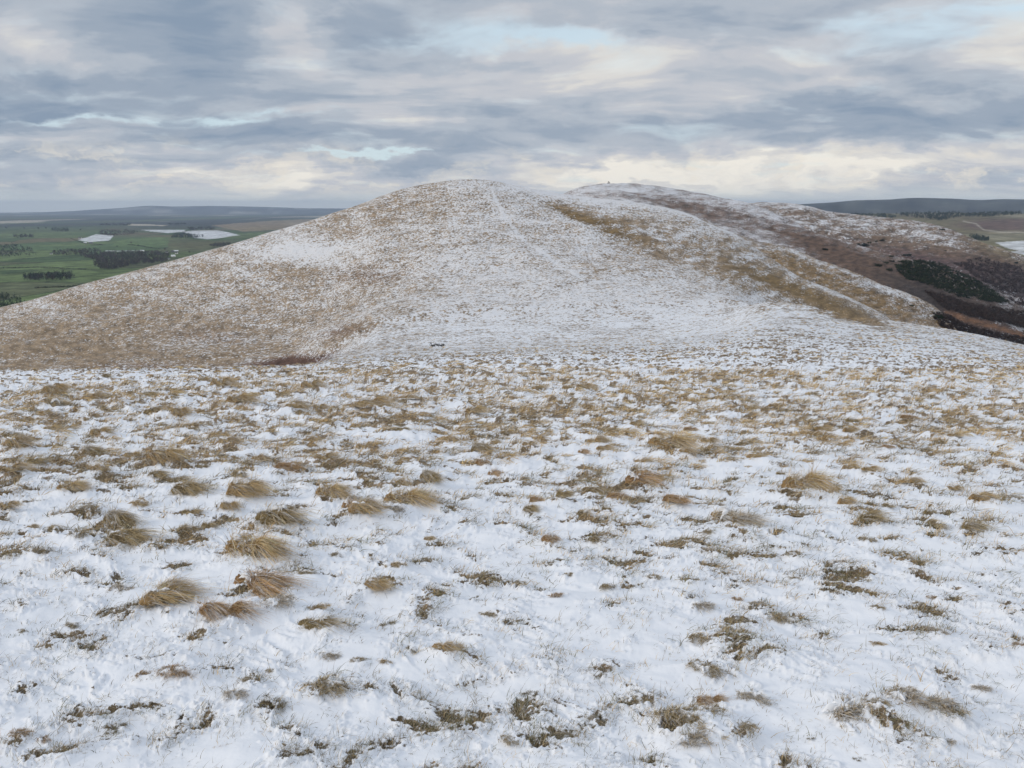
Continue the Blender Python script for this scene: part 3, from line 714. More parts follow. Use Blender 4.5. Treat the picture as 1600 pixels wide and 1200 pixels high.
def scatter_hummocks():
    """unnumbered small tussocks of the middle distance, past the ones told apart"""
    n = 26000
    px = rng.uniform(-120, 1720, n); Y = np.exp(rng.uniform(np.log(8), np.log(230), n))
    Z = L0.z(px, Y); X = (px - 800) / F * (Y * CP - Z * SP)
    _, py = project(X, Y, Z)
    dens = .5 + .9 * fbm(X * .16, Y * .16, 123, 3)
    keep = (rng.random(n) < np.clip(dens, .03, 1) * np.interp(Y, [8, 14, 26, 40, 90, 230], [.10, .24, .34, .40, .42, .25]))
    X, Y, Z = X[keep], Y[keep], Z[keep]; m = len(X)
    gz = ground_z(X, Y)[0]
    w = rng.uniform(.10, .32, m) * np.interp(Y, [9, 30, 120, 230], [.75, 1, 1.2, 1.5]); nb = np.where(Y < 18, 46, np.where(Y < 40, 24, np.where(Y < 90, 10, 6)))
    idx = np.repeat(np.arange(m), nb); N = len(idx); a = rng.uniform(0, 2*pi, N); rd = np.sqrt(rng.random(N))
    root = np.stack([X[idx] + .42*w[idx]*rd*np.cos(a), Y[idx] + .36*w[idx]*rd*np.sin(a), gz[idx] - .02 + .22*w[idx]*(1-rd**2)], -1)
    d0 = np.stack([rd*np.cos(a)*.7+.5+rng.normal(0,.15,N), rd*np.sin(a)*.8+rng.normal(0,.2,N), rng.uniform(.4,.9,N)], -1); d0 /= np.linalg.norm(d0, axis=1, keepdims=True)
    L = w[idx] * rng.uniform(.4, .8, N)
    bend = np.stack([rng.uniform(.2,.7,N), rng.normal(-.05,.15,N), -rng.uniform(.5,1.0,N)], -1)
    W = np.maximum(.004, .0011*Y[idx])
    t = pick_tint('g', N, rng) * rng.uniform(.75, 1.2, m)[idx][:, None]; dk = (rng.random(m) < .25)[idx]; t[dk] = pick_tint('o', dk.sum(), rng) * .7
    tip = np.clip(t*1.2, 0, .8); fz = rng.random(N) < .2; tip[fz] = (.78,.79,.81)
    v, q, c = blades(root, d0, L, W, bend, 3, np.stack([t*.85, tip], 1))
    me = mesh_np('small_tussocks', v, q, None, True, {'tint': c}, M_GRASS)
    tag(obj('small_tussocks', me), 'countless small tan tussocks filling the middle slope up to the brow', 'grass', None, 'stuff')
scatter_hummocks()

# ------------------------------------------------------------------ tan spur, far ridge, rear ridge
def sheet(name, L, cols, rows, label, paint, relief, cat='hill'):
    P, X, Y, Z = L.grid(cols, rows); _, Q = project(X, Y, Z)
    Z2 = Z + EYE + relief(X, Y)
    attrs, mat = paint(P, Q, X, Y)
    me = mesh_np(name, np.stack([X, Y, Z2], -1).reshape(-1, 3), grid_quads(len(rows), len(cols)), None, True,
                 {k: (a.reshape(-1, 3) if a.ndim == 3 else a.ravel()) for k, a in attrs.items()}, mat)
    o = obj(name, me); return tag(o, label, cat, None, 'structure')

SPUR = Layer({
  900: [(560,None,-75),(700,None,-60),(800,None,-50),(860,None,-42),(960,None,-70),(1200,None,-160)],
 1050: [(560,None,-85),(700,None,-70),(800,None,-40),(860,345),(960,None,-60),(1200,None,-160)],
 1180: [(560,None,-95),(700,None,-70),(790,398),(860,377),(960,None,-80),(1200,None,-170)],
 1300: [(560,None,-105),(690,None,-84),(780,440),(860,414),(960,None,-95),(1200,None,-180)],
 1400: [(560,None,-115),(680,None,-105),(770,480),(850,453),(950,None,-115),(1200,None,-190)],
 1480: [(560,None,-130),(660,None,-118),(740,530),(830,510),(930,None,-140),(1200,None,-200)],
 1540: [(560,None,-140),(660,None,-140),(740,None,-142),(820,572),(930,None,-165),(1200,None,-210)],
 1900: [(560,None,-180),(660,None,-185),(740,None,-190),(820,None,-195),(930,None,-205),(1200,None,-220)]})
SPUR.override(3, [(1090,341),(1110,350),(1125,357),(1180,376),(1230,388),(1275,405),(1330,423),(1375,444),(1425,462),(1465,485),(1480,504),(1500,540),(1540,580)])
def paint_spur(P, Q, X, Y):
    b = .63 + patches(P, Q, [(1310,445,160,12,.45,.16),(1160,372,50,8,.4,-.20),(1370,447,50,5,.45,-.22),(1250,398,40,4,.4,-.16),(1440,490,14,10,0,-.14),(1440,480,30,16,0,.10),(1420,465,30,6,.5,-.2),(1290,462,40,5,.45,-.12),(1330,440,30,5,.4,-.1)]) + .16 * fbm(P / 14, Q / 6, 5, 4)
    c = np.zeros(P.shape + (3,)) + np.array([.235, .155, .075])
    c = lerpc(c, (.15, .105, .065), patches(P, Q, [(1370,452,70,9,.45,.8),(1445,485,30,20,0,.5)]))
    c = lerpc(c, (.17, .125, .085), patches(P, Q, [(1160,370,80,12,.4,.7)]))
    return {'bare': b, 'far': np.ones(P.shape), 'grain': np.full(P.shape, .75), 'gcol': c * (1 + .6 * fbm(P / 11, Q / 4, 96, 5))[..., None].clip(.35, 1.9)}, M_TERR
sheet('spur', SPUR, np.arange(880, 1900, 2.2), np.concatenate([np.linspace(560, 680, 30), np.linspace(683, 900, 130), np.linspace(905, 1200, 20)]),
      'tan grass spur running down to the right behind the snowy slope', paint_spur,
      lambda X, Y: 1.6 * fbm(X * .02, Y * .02, 15, 4) + .4 * fbm(X * .12, Y * .1, 17, 3))

RIDGE = Layer({
  600: [(760,None,-150),(900,None,-130),(1100,None,-90),(1300,None,-40),(1560,None,-20),(1750,None,-60),(2300,None,-180)],
  880: [(760,None,-150),(900,None,-120),(1100,None,-60),(1300,None,0),(1560,303),(1750,None,0),(2300,None,-150)],
  960: [(760,None,-150),(900,None,-115),(1100,None,-50),(1300,None,10),(1600,287),(1800,None,15),(2300,None,-120)],
 1060: [(760,None,-155),(900,None,-110),(1100,354),(1300,327),(1600,296),(1800,None,5),(2300,None,-130)],
 1180: [(760,None,-165),(900,None,-125),(1080,378),(1280,352),(1520,322),(1750,None,-20),(2300,None,-150)],
 1280: [(760,None,-180),(880,None,-140),(1030,410),(1180,388),(1340,366),(1560,None,-95),(2300,None,-190)],
 1400: [(760,None,-190),(860,None,-165),(960,450),(1100,425),(1240,401),(1420,None,-125),(2300,None,-200)],
 1500: [(760,None,-198),(850,None,-180),(940,500),(1080,460),(1220,437),(1400,None,-150),(2300,None,-205)],
 1620: [(760,None,-205),(850,None,-190),(940,545),(1080,500),(1220,475),(1400,None,-168),(2300,None,-210)],
 2100: [(760,None,-225),(850,None,-222),(940,None,-220),(1080,None,-210),(1220,None,-200),(1400,None,-210),(2300,None,-220)]})
RIDGE.override(4, [(870,307),(882,302.5),(905,293.5),(930,289),(950,287),(980,287),(1010,289),(1060,296),(1100,303),(1130,310),(1165,316),(1200,329),(1240,347),(1280,366),(1356,388),(1400,401),(1438,409),(1500,436),(1560,458),(1620,476)])
def paint_ridge(P, Q, X, Y):
    b = np.full(P.shape, .43) + patches(P, Q, [(1160,345,90,16,.3,.12),(1090,330,50,8,.2,.14),(1230,365,80,10,.35,.14),(1320,405,90,26,.35,.24),(1500,480,150,60,.3,.42),(1400,430,90,30,.4,.26),(1300,395,70,20,.4,.2),
        (960,294,70,6,0,-.10),(1050,318,70,7,.18,.16),(960,306,60,4,.1,.10),(1120,345,50,8,.35,.12),(1080,312,60,6,.15,.02),(1190,335,50,5,.3,-.05),(1340,382,30,4,.35,-.18)])
    b += .17 * fbm(P / 20, Q / 6, 25, 5)
    c = np.zeros(P.shape + (3,)) + np.array([.15, .10, .075])
    c = lerpc(c, (.128, .080, .056), patches(P, Q, [(1230,365,120,16,.35,1.0),(1330,405,110,26,.4,.9)]))
    c = lerpc(c, (.050, .036, .031), patches(P, Q, [(1560,520,170,60,.2,1.2),(1440,460,70,30,.4,.6)]))
    d = dist_line(P, Q, [(1478,487),(1510,500),(1560,512),(1620,532)])
    c = lerpc(c, (.19, .095, .05), (.95 + .5 * fbm(P / 9, Q / 4, 26, 3)) * np.exp(-(d / np.interp(P, [1470, 1500, 1620], [2.5, 5, 4.5]))**2) * (P > 1472))
    b = np.maximum(b, .95 * np.exp(-(d / 12)**2))
    return {'bare': b, 'far': np.ones(P.shape), 'grain': np.interp(Y, [1000, 1350], [.45, .75]), 'gcol': c * (1 + .6 * fbm(P / 11, Q / 4, 96, 5))[..., None].clip(.35, 1.9)}, M_TERR
sheet('ridge', RIDGE, np.arange(600, 2100, 2.4), np.concatenate([np.linspace(760, 1600, 260), np.linspace(1605, 2300, 40)]),
      'further snowy ridge with a rounded top falling to a dark heather spur on the right', paint_ridge,
      lambda X, Y: 3.0 * fbm(X * .012, Y * .012, 35, 4) * sstep(900, 1100, Y) * (1 - .6 * np.exp(-((Y - 1580) / 90)**2)) + .5 * fbm(X * .1, Y * .08, 37, 3))

REAR = Layer({
  900: [(1250,None,-190),(1500,None,-100),(1800,None,-60),(2100,None,-45),(2400,None,-90),(3200,None,-210)],
 1180: [(1250,None,-190),(1500,None,-120),(1800,335),(2100,316.5),(2400,None,-40),(3200,None,-210)],
 1280: [(1250,None,-190),(1450,None,-110),(1700,360),(2050,328),(2400,None,-60),(3200,None,-210)],
 1400: [(1250,None,-195),(1420,None,-130),(1650,385),(2000,341),(2350,None,-90),(3200,None,-215)],
 1500: [(1250,None,-200),(1400,430),(1600,400),(1900,365),(2250,None,-120),(3200,None,-215)],
 1600: [(1250,None,-205),(1400,470),(1560,440),(1800,403),(2150,None,-150),(3200,None,-215)],
 1760: [(1250,None,-210),(1400,None,-200),(1560,None,-190),(1750,460),(2100,None,-190),(3200,None,-218)],
 2200: [(1250,None,-220),(1400,None,-219),(1560,None,-218),(1750,None,-217),(2100,None,-218),(3200,None,-220)]})
REAR.override(3, [(1130,318),(1160,317),(1185,316.5),(1230,318),(1260,322),(1300,331),(1340,336),(1380,340),(1440,347),(1470,354),(1500,365),(1530,377),(1560,388),(1600,403),(1660,425)])
def paint_rear(P, Q, X, Y):
    b = np.full(P.shape, .57) + patches(P, Q, [(1230,322,70,5,.1,-.10),(1400,365,130,14,.2,.02),(1330,345,60,5,.15,-.12),(1470,375,60,8,.2,-.12),(1520,410,120,18,.25,.35),(1600,440,120,40,0,.3),(1400,390,80,10,.2,.25),(1260,335,40,5,.2,.16),(1540,390,40,8,.4,.22),(1440,392,60,4,.1,-.15)])
    b += .18 * fbm(P / 22, Q / 5, 45, 5)
    c = np.zeros(P.shape + (3,)) + np.array([.17, .118, .080])
    c = lerpc(c, (.10, .062, .058), patches(P, Q, [(1470,412,140,16,.2,1.0),(1600,450,130,40,0,1.0)]))
    c = lerpc(c, (.055, .040, .038), patches(P, Q, [(1590,455,90,40,0,.9)]))
    c = lerpc(c, (.19, .145, .085), patches(P, Q, [(1560,392,50,10,.4,.8)]))
    return {'bare': b, 'far': np.ones(P.shape), 'grain': np.full(P.shape, .30), 'gcol': c * (1 + .6 * fbm(P / 11, Q / 4, 96, 5))[..., None].clip(.35, 1.9)}, M_TERR
sheet('ridge', REAR, np.arange(900, 2200, 2.4), np.concatenate([np.linspace(1250, 2110, 220), np.linspace(2120, 3200, 30)]),
      'rearmost patchy snow and heather ridge sloping down to the right edge', paint_rear,
      lambda X, Y: 4.0 * fbm(X * .012, Y * .012, 55, 4) * (1 - .6 * np.exp(-((Y - 2000) / 120)**2)) + .8 * fbm(X * .07, Y * .06, 57, 3))

# ------------------------------------------------------------------ valley farmland and far country
PL = -220.
PLAIN = Layer({
 -900: [(700,None,PL-20),(1500,None,PL),(3000,None,PL),(4500,None,PL),(6000,None,PL),(12000,None,PL-11),(33000,None,PL-86)],
  600: [(700,None,PL-20),(1500,None,PL),(3000,None,PL),(4500,None,PL),(6000,None,PL),(12000,None,PL-11),(33000,None,PL-86)],
 1150: [(700,None,PL-20),(1500,None,PL),(3000,None,PL),(4500,None,-170),(6000,None,-130),(12000,None,PL-11),(33000,None,PL-86)],
 1300: [(700,None,PL-20),(1500,None,PL),(2600,None,-190),(3800,None,-120),(6000,336),(12000,None,PL-6),(33000,None,PL-86)],
 1450: [(700,None,PL-20),(1500,None,PL),(2600,None,-175),(3800,358),(6000,334),(12000,None,PL-6),(33000,None,PL-86)],
 1600: [(700,None,PL-20),(1500,None,PL),(2600,396),(3800,361),(5200,334),(12000,None,PL-6),(33000,None,PL-86)],
 2400: [(700,None,PL-20),(1500,None,PL),(2600,None,-150),(3800,None,-110),(5200,None,-70),(12000,None,PL-6),(33000,None,PL-86)]})
def paint_plain(P, Q, X, Y):
    # patchwork of pasture: fields meet at hedges
    s = .0030; wx = X * s + .35 * fbm(X * .0012, Y * .0012, 81, 2); wy = Y * s * .62 + .35 * fbm(X * .0012 + 5, Y * .0012, 82, 2)
    ix, iy = np.floor(wx + .5 * np.floor(wy)), np.floor(wy); hsh = _hash(ix, iy, 3) / 4294967296.0; hs2 = _hash(ix, iy, 9) / 4294967296.0
    c = np.zeros(P.shape + (3,)) + np.array([.075, .118, .052])
    c = lerpc(c, (.110, .150, .062), (hsh > .55) * .9); c = lerpc(c, (.095, .105, .058), (hsh < .22) * .9); c = c * (.8 + .4 * hs2)[..., None]
    c = lerpc(c, (.15, .12, .075), ((hsh > .9) & (Y > 4200)) * .8)
    edge = np.minimum(np.abs(wy - np.floor(wy)), np.abs(wx + .5 * np.floor(wy) - ix)); c = lerpc(c, (.03, .045, .025), (edge < .032) * .8 * (Y < 6000))
    farn = fbm(X * .0008, Y * .00025, 87, 4)
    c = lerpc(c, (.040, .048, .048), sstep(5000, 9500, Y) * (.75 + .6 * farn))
    c = lerpc(c, (.42, .38, .30), sstep(6500, 9000, Y) * sstep(.30, .55, fbm(X * .0006, Y * .00016, 93, 4)) * (P < 900) * .8)  # cream patches: distant sunlight painted into the farmland colour
    snow = (.58, .60, .62); tan_ = (.26, .20, .13)
    for poly, col, k in [([(122,375),(150,366),(178,368),(170,376),(140,378)], snow, .9), ([(218,359),(290,359),(285,363),(330,372),(372,366),(340,360),(300,360),(262,364)], snow, .85),
                         ([(300,372),(325,374),(376,368),(350,362),(300,361)], snow, .85), ([(202,350),(262,351.5),(255,353),(200,352.5)], (.5,.45,.36), .8),
                         ([(330,352),(420,345),(520,341),(520,352),(440,358),(380,362)], tan_, .75), ([(164,391),(226,390.5),(226,392),(164,392.4)], snow, .6),
                         ([(262,372),(262,385),(310,390),(380,372),(330,376)], (.11,.105,.055), .6),
                         ([(0,446),(110,444),(180,438),(120,452),(0,453)], (.11,.13,.07), .6),([(170,385),(262,384),(265,371),(190,374)], (.115,.17,.07), .7),
                         ([(1554,380),(1610,376),(1700,378),(1700,386),(1600,392),(1575,388)], snow, .85), ([(1580,393),(1610,389),(1700,388),(1700,396),(1610,397)], snow, .7)]:
        c = lerpc(c, col, in_poly(P, Q, poly) * k)
    R_ = P > 1150                                                  # moorland on the right
    m = np.zeros(P.shape + (3,)) + np.array([.165, .150, .085])
    m = lerpc(m, (.125, .085, .070), patches(P, Q, [(1560,352,70,9,0,1.2),(1450,338,60,4,0,.4),(1640,350,80,10,0,1.)]))
    m = lerpc(m, (.22, .205, .15), patches(P, Q, [(1560,371,70,6,0,.8),(1590,337,40,3,0,.8),(1420,336,40,2,0,.5)]))
    m = lerpc(m, (.36, .33, .27), np.exp(-(dist_line(P, Q, [(1505,345),(1525,350),(1533,356),(1538,360),(1560,363),(1620,364)]) / 1.1)**2) * .9)
    m = lerpc(m, snow, (in_poly(P, Q, [(1554,380),(1610,376),(1700,376),(1700,388),(1600,392),(1575,388)]) | in_poly(P, Q, [(1575,392.5),(1610,390),(1700,390),(1700,420),(1610,400)])) * .85)
    m = m * (.85 + .3 * _hash(np.floor(X / 300), np.floor(Y / 500), 4) / 4294967296.0)[..., None]
    c = np.where((R_ & (Y < 9000))[..., None], m, c)
    return {'tint': np.clip(c, .01, .9)}, M_FIELD
qs = np.concatenate([np.geomspace(700, 1500, 24)[:-1], [PL / slope_of(q) for q in np.arange(489, 345, -.75)], [PL / slope_of(q) for q in np.arange(345, 324.6, -.4)]])
qs = np.unique(np.concatenate([qs[qs < 32000], np.linspace(2300, 6500, 120), np.linspace(7000, 33000, 60)]))
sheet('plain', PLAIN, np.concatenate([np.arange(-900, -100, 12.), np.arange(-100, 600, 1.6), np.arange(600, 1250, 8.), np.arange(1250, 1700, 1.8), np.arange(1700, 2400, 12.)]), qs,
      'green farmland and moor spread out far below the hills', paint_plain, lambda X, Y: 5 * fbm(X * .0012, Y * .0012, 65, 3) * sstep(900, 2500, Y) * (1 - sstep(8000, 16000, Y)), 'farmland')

def far_range(pts, Yc, depth, base, name, label, seed, col):
    px = np.arange(pts[0][0], pts[-1][0], 2.5); top = slope_of(pchip1(*zip(*pts), px))
    X0 = (px - 800) / F * CP; prof = np.array([0, .1, .3, .55, .8, .95, 1, .9, .5, 0]); dist = np.linspace(-1, .8, 10)
    V = []; tint = []
    for p, d in zip(prof, dist):
        Y = Yc + d * depth * (1 + .2 * fbm(px / 60 + d, px * 0, seed, 2)); z = base + p * (top * Yc - base) + (1 - abs(2*p-1)) * 18 * fbm(px / 25, px * 0 + d * 3, seed + 4, 3)
        V.append(np.stack([X0 * Yc * (1 + .0 * d) * (Y / Yc), Y, z + EYE], -1)); n = fbm(px / 30, px * 0 + d * 4, seed + 8, 3)
        tint.append(np.clip(np.array(col)[None] * (1 + .8 * n[:, None]), .01, .9) + sstep(.15, .5, fbm(px / 70, px * 0 + d * 7, seed + 9, 3))[:, None] * np.array([.17, .155, .125]) * (Yc > 20000))  # last term: cream patches, sunlight painted into the farthest hills' tint
    me = mesh_np(name, np.array(V).reshape(-1, 3), grid_quads(10, len(px)), None, True, {'tint': np.array(tint).reshape(-1, 3)}, M_HILLS)
    return tag(obj(name, me), label, 'hill', None, 'structure')
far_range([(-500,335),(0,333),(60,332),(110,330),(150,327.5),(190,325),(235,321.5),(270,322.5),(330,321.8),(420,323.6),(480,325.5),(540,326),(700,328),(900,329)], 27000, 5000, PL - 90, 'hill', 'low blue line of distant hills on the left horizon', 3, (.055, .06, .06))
far_range([(1050,329),(1150,325),(1250,319),(1300,316),(1340,312.5),(1380,311.5),(1430,308.5),(1480,309.5),(1530,312),(1570,310.5),(1600,311),(1750,309),(2000,316),(2300,325)], 11500, 3500, PL - 10, 'hill', 'broad blue moorland hill on the right horizon', 13, (.045, .047, .04))

# ------------------------------------------------------------------ woods, hedges, bushes, trees
def crown_tris(r, c, size, n, leaf, flat=.9, cone=False):
    """leaf-sized triangles through a crown's volume; c (m,3) centres of the crown bottoms, size (m,2) width,height"""
    m = len(c); idx = np.repeat(np.arange(m), n); N = m * n
    u = r.normal(0, 1, (N, 3)); u /= np.linalg.norm(u, axis=1, keepdims=True); rr = r.random(N)**.45
    loc = u * rr[:, None]; h = loc[:, 2] * .5 + .5
    if cone: loc[:, :2] *= (1.25 * (1 - h) + .08)[:, None]
    lob = 1 + .28 * np.sin(idx * 1.7 + u[:, 0] * 5) * np.cos(u[:, 1] * 4 + idx)
    p = c[idx] + np.stack([loc[:, 0] * size[idx, 0] * .5 * lob, loc[:, 1] * size[idx, 0] * .5 * lob, h * size[idx, 1]], -1)
    a = r.normal(0, 1, (N, 3, 3)) * (leaf * size[idx, 0])[:, None, None]
    return (p[:, None] + a).reshape(-1, 3), np.arange(N * 3).reshape(-1, 3), idx

def mass(name, pts, size, cols, n, leaf, label, cat, seed, cone=False, trunk=True, kind='stuff', group=None):
    r = np.random.default_rng(seed); pts = np.asarray(pts, float); size = np.asarray(size, float)
    v, t, idx = crown_tris(r, pts + np.stack([0*size[:,0], 0*size[:,0], size[:, 1] * (.12 if trunk else 0)], -1), size, n, leaf, cone=cone)
    pal = np.array(cols); pc = pal[r.integers(0, len(pal), len(pts))] * r.uniform(.75, 1.25, (len(pts), 1))
    lc = np.clip(pc[idx] * r.uniform(.6, 1.45, (len(idx), 1)), .006, .8)
    vs, ts, cs = [v], [t], [np.repeat(lc, 3, 0)]
    # trunks, tapered three-sided
    w = size[:, 0] * .035 + .1; k = np.arange(3) * 2 * pi / 3
    b = pts[:, None] + np.stack([np.cos(k)[None] * w[:, None], np.sin(k)[None] * w[:, None], np.full((len(pts), 3), -1.)], -1)
    tp = pts + np.stack([0*w, 0*w, size[:, 1] * .7], -1); tv = np.concatenate([b, tp[:, None]], 1).reshape(-1, 3)
    o4 = np.arange(len(pts)) * 4; tt = np.concatenate([np.stack([o4, o4+1, o4+3], -1), np.stack([o4+1, o4+2, o4+3], -1), np.stack([o4+2, o4, o4+3], -1)])
    vs.append(tv); ts.append(tt + len(v)); cs.append(np.tile([.05, .04, .032], (len(tv), 1)))
    me = mesh_np(name, np.concatenate(vs), None, np.concatenate(ts), False, {'tint': np.concatenate(cs)}, M_LEAF)
    return tag(obj(name, me), label, cat, group, kind)

def plain_pt(px, py):
    X, Y, Z = PLAIN.hit(px, py, 1300, 30000, 1600); return X, Y, Z + EYE + 5 * float(fbm(np.array([X*.0012]), np.array([Y*.0012]), 65, 3)[0]) * float(sstep(900, 2500, np.array(Y)) * (1 - sstep(8000, 16000, np.array(Y))))
def fill_poly(poly, n, seed):
    r = np.random.default_rng(seed); xs = [p[0] for p in poly]; ys = [p[1] for p in poly]; out = []
    while len(out) < n:
        x, y = r.uniform(min(xs), max(xs)), r.uniform(min(ys), max(ys))
        if in_poly(np.array([x]), np.array([y]), poly)[0]: out.append((x, y))
    return out
BARE = [(.060,.048,.048),(.075,.058,.052),(.050,.045,.045),(.045,.05,.035)]; CONI = [(.016,.030,.018),(.022,.036,.02),(.014,.024,.018)]
def wood(poly, n, w, h, cols, label, seed, cone=False):
    p = [plain_pt(x, y) for x, y in fill_poly(poly, n, seed)]; r = np.random.default_rng(seed + 500)
    s = np.stack([w * r.uniform(.7, 1.3, n), h * r.uniform(.7, 1.25, n)], -1)
    return mass('wood', p, s, cols, 26, .10, label, 'wood', seed, cone)
wood([(84,392),(150,391),(160,395),(240,394),(266,398),(262,410),(235,413),(205,417),(175,424),(150,422),(145,405),(120,398),(84,398)], 900, 14, 13, BARE, 'bare purplish winter wood beside the white hamlet', 201)
wood([(38,431),(112,430),(117,436),(108,440),(38,441)], 300, 9, 12, BARE[:1] + CONI, 'dark oblong wood in the green field below the hamlet', 202)
wood([(-120,385),(20,382),(52,392),(60,397),(20,401),(-120,403)], 420, 12, 13, CONI + BARE[:1], 'dark wood at the left edge above the green fields', 203)
wood([(-120,462),(6,462),(30,470),(46,482),(30,489),(-120,495)], 420, 8, 13, CONI, 'dark conifer wood in the left corner below the hill flank', 204, True)
wood([(152,366),(160,361),(200,360),(220,363),(200,367),(175,370)], 200, 14, 12, BARE, 'brown copse above the small snowy field', 205)
wood([(267,374),(272,367),(288,364),(300,367),(322,370),(300,374)], 200, 13, 15, CONI, 'dark green wedge of trees beside the long snowy field', 206)
wood([(20,368),(50,367),(54,371),(24,372)], 90, 13, 12, CONI + BARE, 'small dark copse in the upper left fields', 207)
wood([(80,358),(106,358),(107,362),(82,362)], 80, 15, 18, CONI, 'square dark copse near the left skyline fields', 208)
wood([(155,351),(205,350.5),(205,353),(155,353)], 80, 18, 18, CONI + BARE, 'thin dark belt of trees left of the cream field', 209)
wood([(292,357),(330,355.5),(337,359),(296,360)], 110, 18, 16, BARE + CONI, 'dark copse above the long snowy field', 210)
wood([(262,350),(290,349.5),(292,351),(262,351.5)], 50, 20, 16, CONI, 'small dark belt beside the cream field on the left', 211)
wood([(326,383),(350,380),(366,381),(352,387),(328,387.5)], 110, 11, 10, BARE, 'brown thicket beside the hill flank above the hamlet', 212)
wood([(1320,335),(1398,338),(1400,341),(1330,338)], 150, 16, 15, CONI, 'narrow dark plantation just behind the right ridge', 213, True)
wood([(1398,338),(1420,333),(1450,331),(1490,333),(1510,338),(1490,342),(1470,345),(1440,342)], 420, 17, 17, CONI, 'large dark conifer plantation on the moor under the blue hill', 214, True)
wood([(1500,337),(1540,333),(1590,333),(1600,335),(1560,338),(1510,340)], 260, 17, 16, CONI, 'long dark plantation right of the large conifer one', 215, True)
wood([(1512,370),(1528,370),(1546,375),(1543,379),(1525,377)], 160, 9, 12, CONI, 'small dark plantation beside the white field on the right', 216, True)

def one_tree(px, py, w, h, cols, label, seed, grp):
    X, Y, Z = plain_pt(px, py); r = np.random.default_rng(seed)
    root = bpy.data.objects.new('tree', None); C.objects.link(root); root.location = (X, Y, Z); tag(root, label, 'tree', grp)
    v, t, idx = crown_tris(r, np.array([[0, 0, h * .2]]), np.array([[w, h * .8]]), 160, .06); pal = np.array(cols[seed % len(cols)])
    obj('crown', mesh_np('crown', v, None, t, False, {'tint': np.repeat(np.clip(pal[None] * r.uniform(.6, 1.5, (len(t), 1)), .005, .8), 3, 0)}, M_LEAF), root)
    a = np.arange(6) * pi / 3; vv = []
    for z, q in ((-1, .055), (h * .25, .035), (h * .6, .015)): vv += [(cos(k) * q * w, sin(k) * q * w, z) for k in a]
    i = np.arange(18).reshape(3, 6); j = np.roll(i, -1, 1)
    obj('trunk', mesh_np('trunk', np.array(vv), np.stack([i[:-1], j[:-1], j[1:], i[1:]], -1).reshape(-1, 4), None, True, {'tint': np.tile([.06, .048, .038], (18, 1))}, M_LEAF), root)
G = 'lone field trees in the valley'
for i, (px, py, w, h, lab) in enumerate([(205,381,14,14,'dark round tree in the hedge line left of the green field'),(216,384.5,11,11,'smaller tree right of the round hedge tree'),
   (10,358,26,24,'leftmost tree on the skyline of the upper left fields'),(38,358.5,22,20,'second skyline tree from the left edge'),(60,359,24,21,'third skyline tree from the left edge'),(72,358.5,20,18,'fourth skyline tree left of the square copse'),
   (126,360,18,14,'tree on the field edge right of the square copse'),(183,386,9,9,'bush-like tree on the bank above the purplish wood'),(296,396,9,10,'tree just right of the white hamlet'),(258,391,10,11,'tall bare tree behind the white hamlet')]):
    one_tree(px, py, w, h, [BARE[1], CONI[1], BARE[2]], lab, 300 + i, G)

def hedge(pts, label, seed):
    r = np.random.default_rng(seed); P3 = []
    for (a, b), (c, d) in zip(pts[:-1], pts[1:]):
        for t in np.linspace(0, 1, 40): P3.append(plain_pt(a + (c-a)*t, b + (d-b)*t))
    s = np.stack([r.uniform(4, 9, len(P3)), r.uniform(2.5, 5, len(P3))], -1)
    mass('hedge', P3, s, BARE + CONI, 20, .12, label, 'hedge', seed, trunk=False, kind='thing', group='field hedges in the valley')
hedge([(200,382),(225,385),(250,389)], 'dark hedge slanting down to the hamlet under the bright green field', 401)
hedge([(0,419),(60,418),(150,424)], 'thin hedge above the oblong dark wood', 402)
hedge([(110,373),(135,381),(160,382)], 'short hedge running past the farm with the small snowy field', 403)
hedge([(55,452),(110,450),(160,446)], 'low hedge crossing the fields near the hill flank', 404)

# bushes and scrub on the heather hillside at the right
def relief_ridge(X, Y): return 3.0 * fbm(X * .012, Y * .012, 35, 4) * sstep(900, 1100, Y) * (1 - .6 * np.exp(-((Y - 1580) / 90)**2)) + .5 * fbm(X * .1, Y * .08, 37, 3)
def relief_rear(X, Y): return 4.0 * fbm(X * .012, Y * .012, 55, 4) * (1 - .6 * np.exp(-((Y - 2000) / 120)**2)) + .8 * fbm(X * .07, Y * .06, 57, 3)
def hill_pt(px, py):
    best = None
    for L, a, b, f in ((SPUR, 600, 860, lambda X, Y: 1.6 * fbm(X * .02, Y * .02, 15, 4) + .4 * fbm(X * .12, Y * .1, 17, 3)), (RIDGE, 800, 1600, relief_ridge), (REAR, 1260, 2100, relief_rear)):
        Ys = np.linspace(a, b, 900); Z = L.along(px, Ys); d = Z - Ys * slope_of(py)
        if (d >= 0).any():
            i = int(np.argmax(d >= 0)); X = (px - 800) / F * (Ys[i] * CP - Z[i] * SP)
            return X, Ys[i], Z[i] + EYE + float(f(np.array([X]), np.array([Ys[i]]))[0])
    return None
GORSE = [(.020,.030,.016),(.026,.036,.018),(.016,.022,.014)]
def scrub(name, poly, n, w, h, cols, label, cat, seed):
    p = [q for q in (hill_pt(x, y) for x, y in fill_poly(poly, n, seed)) if q]; r = np.random.default_rng(seed)
    s = np.stack([w * r.uniform(.6, 1.4, len(p)), h * r.uniform(.6, 1.3, len(p))], -1)
    return mass(name, p, s, cols, 22, .14, label, cat, seed, trunk=False)
scrub('thicket', [(1398,420),(1412,412),(1440,406),(1466,412),(1500,428),(1530,442),(1560,460),(1580,476),(1550,474),(1500,462),(1450,446),(1415,436)], 1500, 5.0, 3.2, GORSE, 'dark green evergreen thicket across the brown hillside', 'thicket', 601)
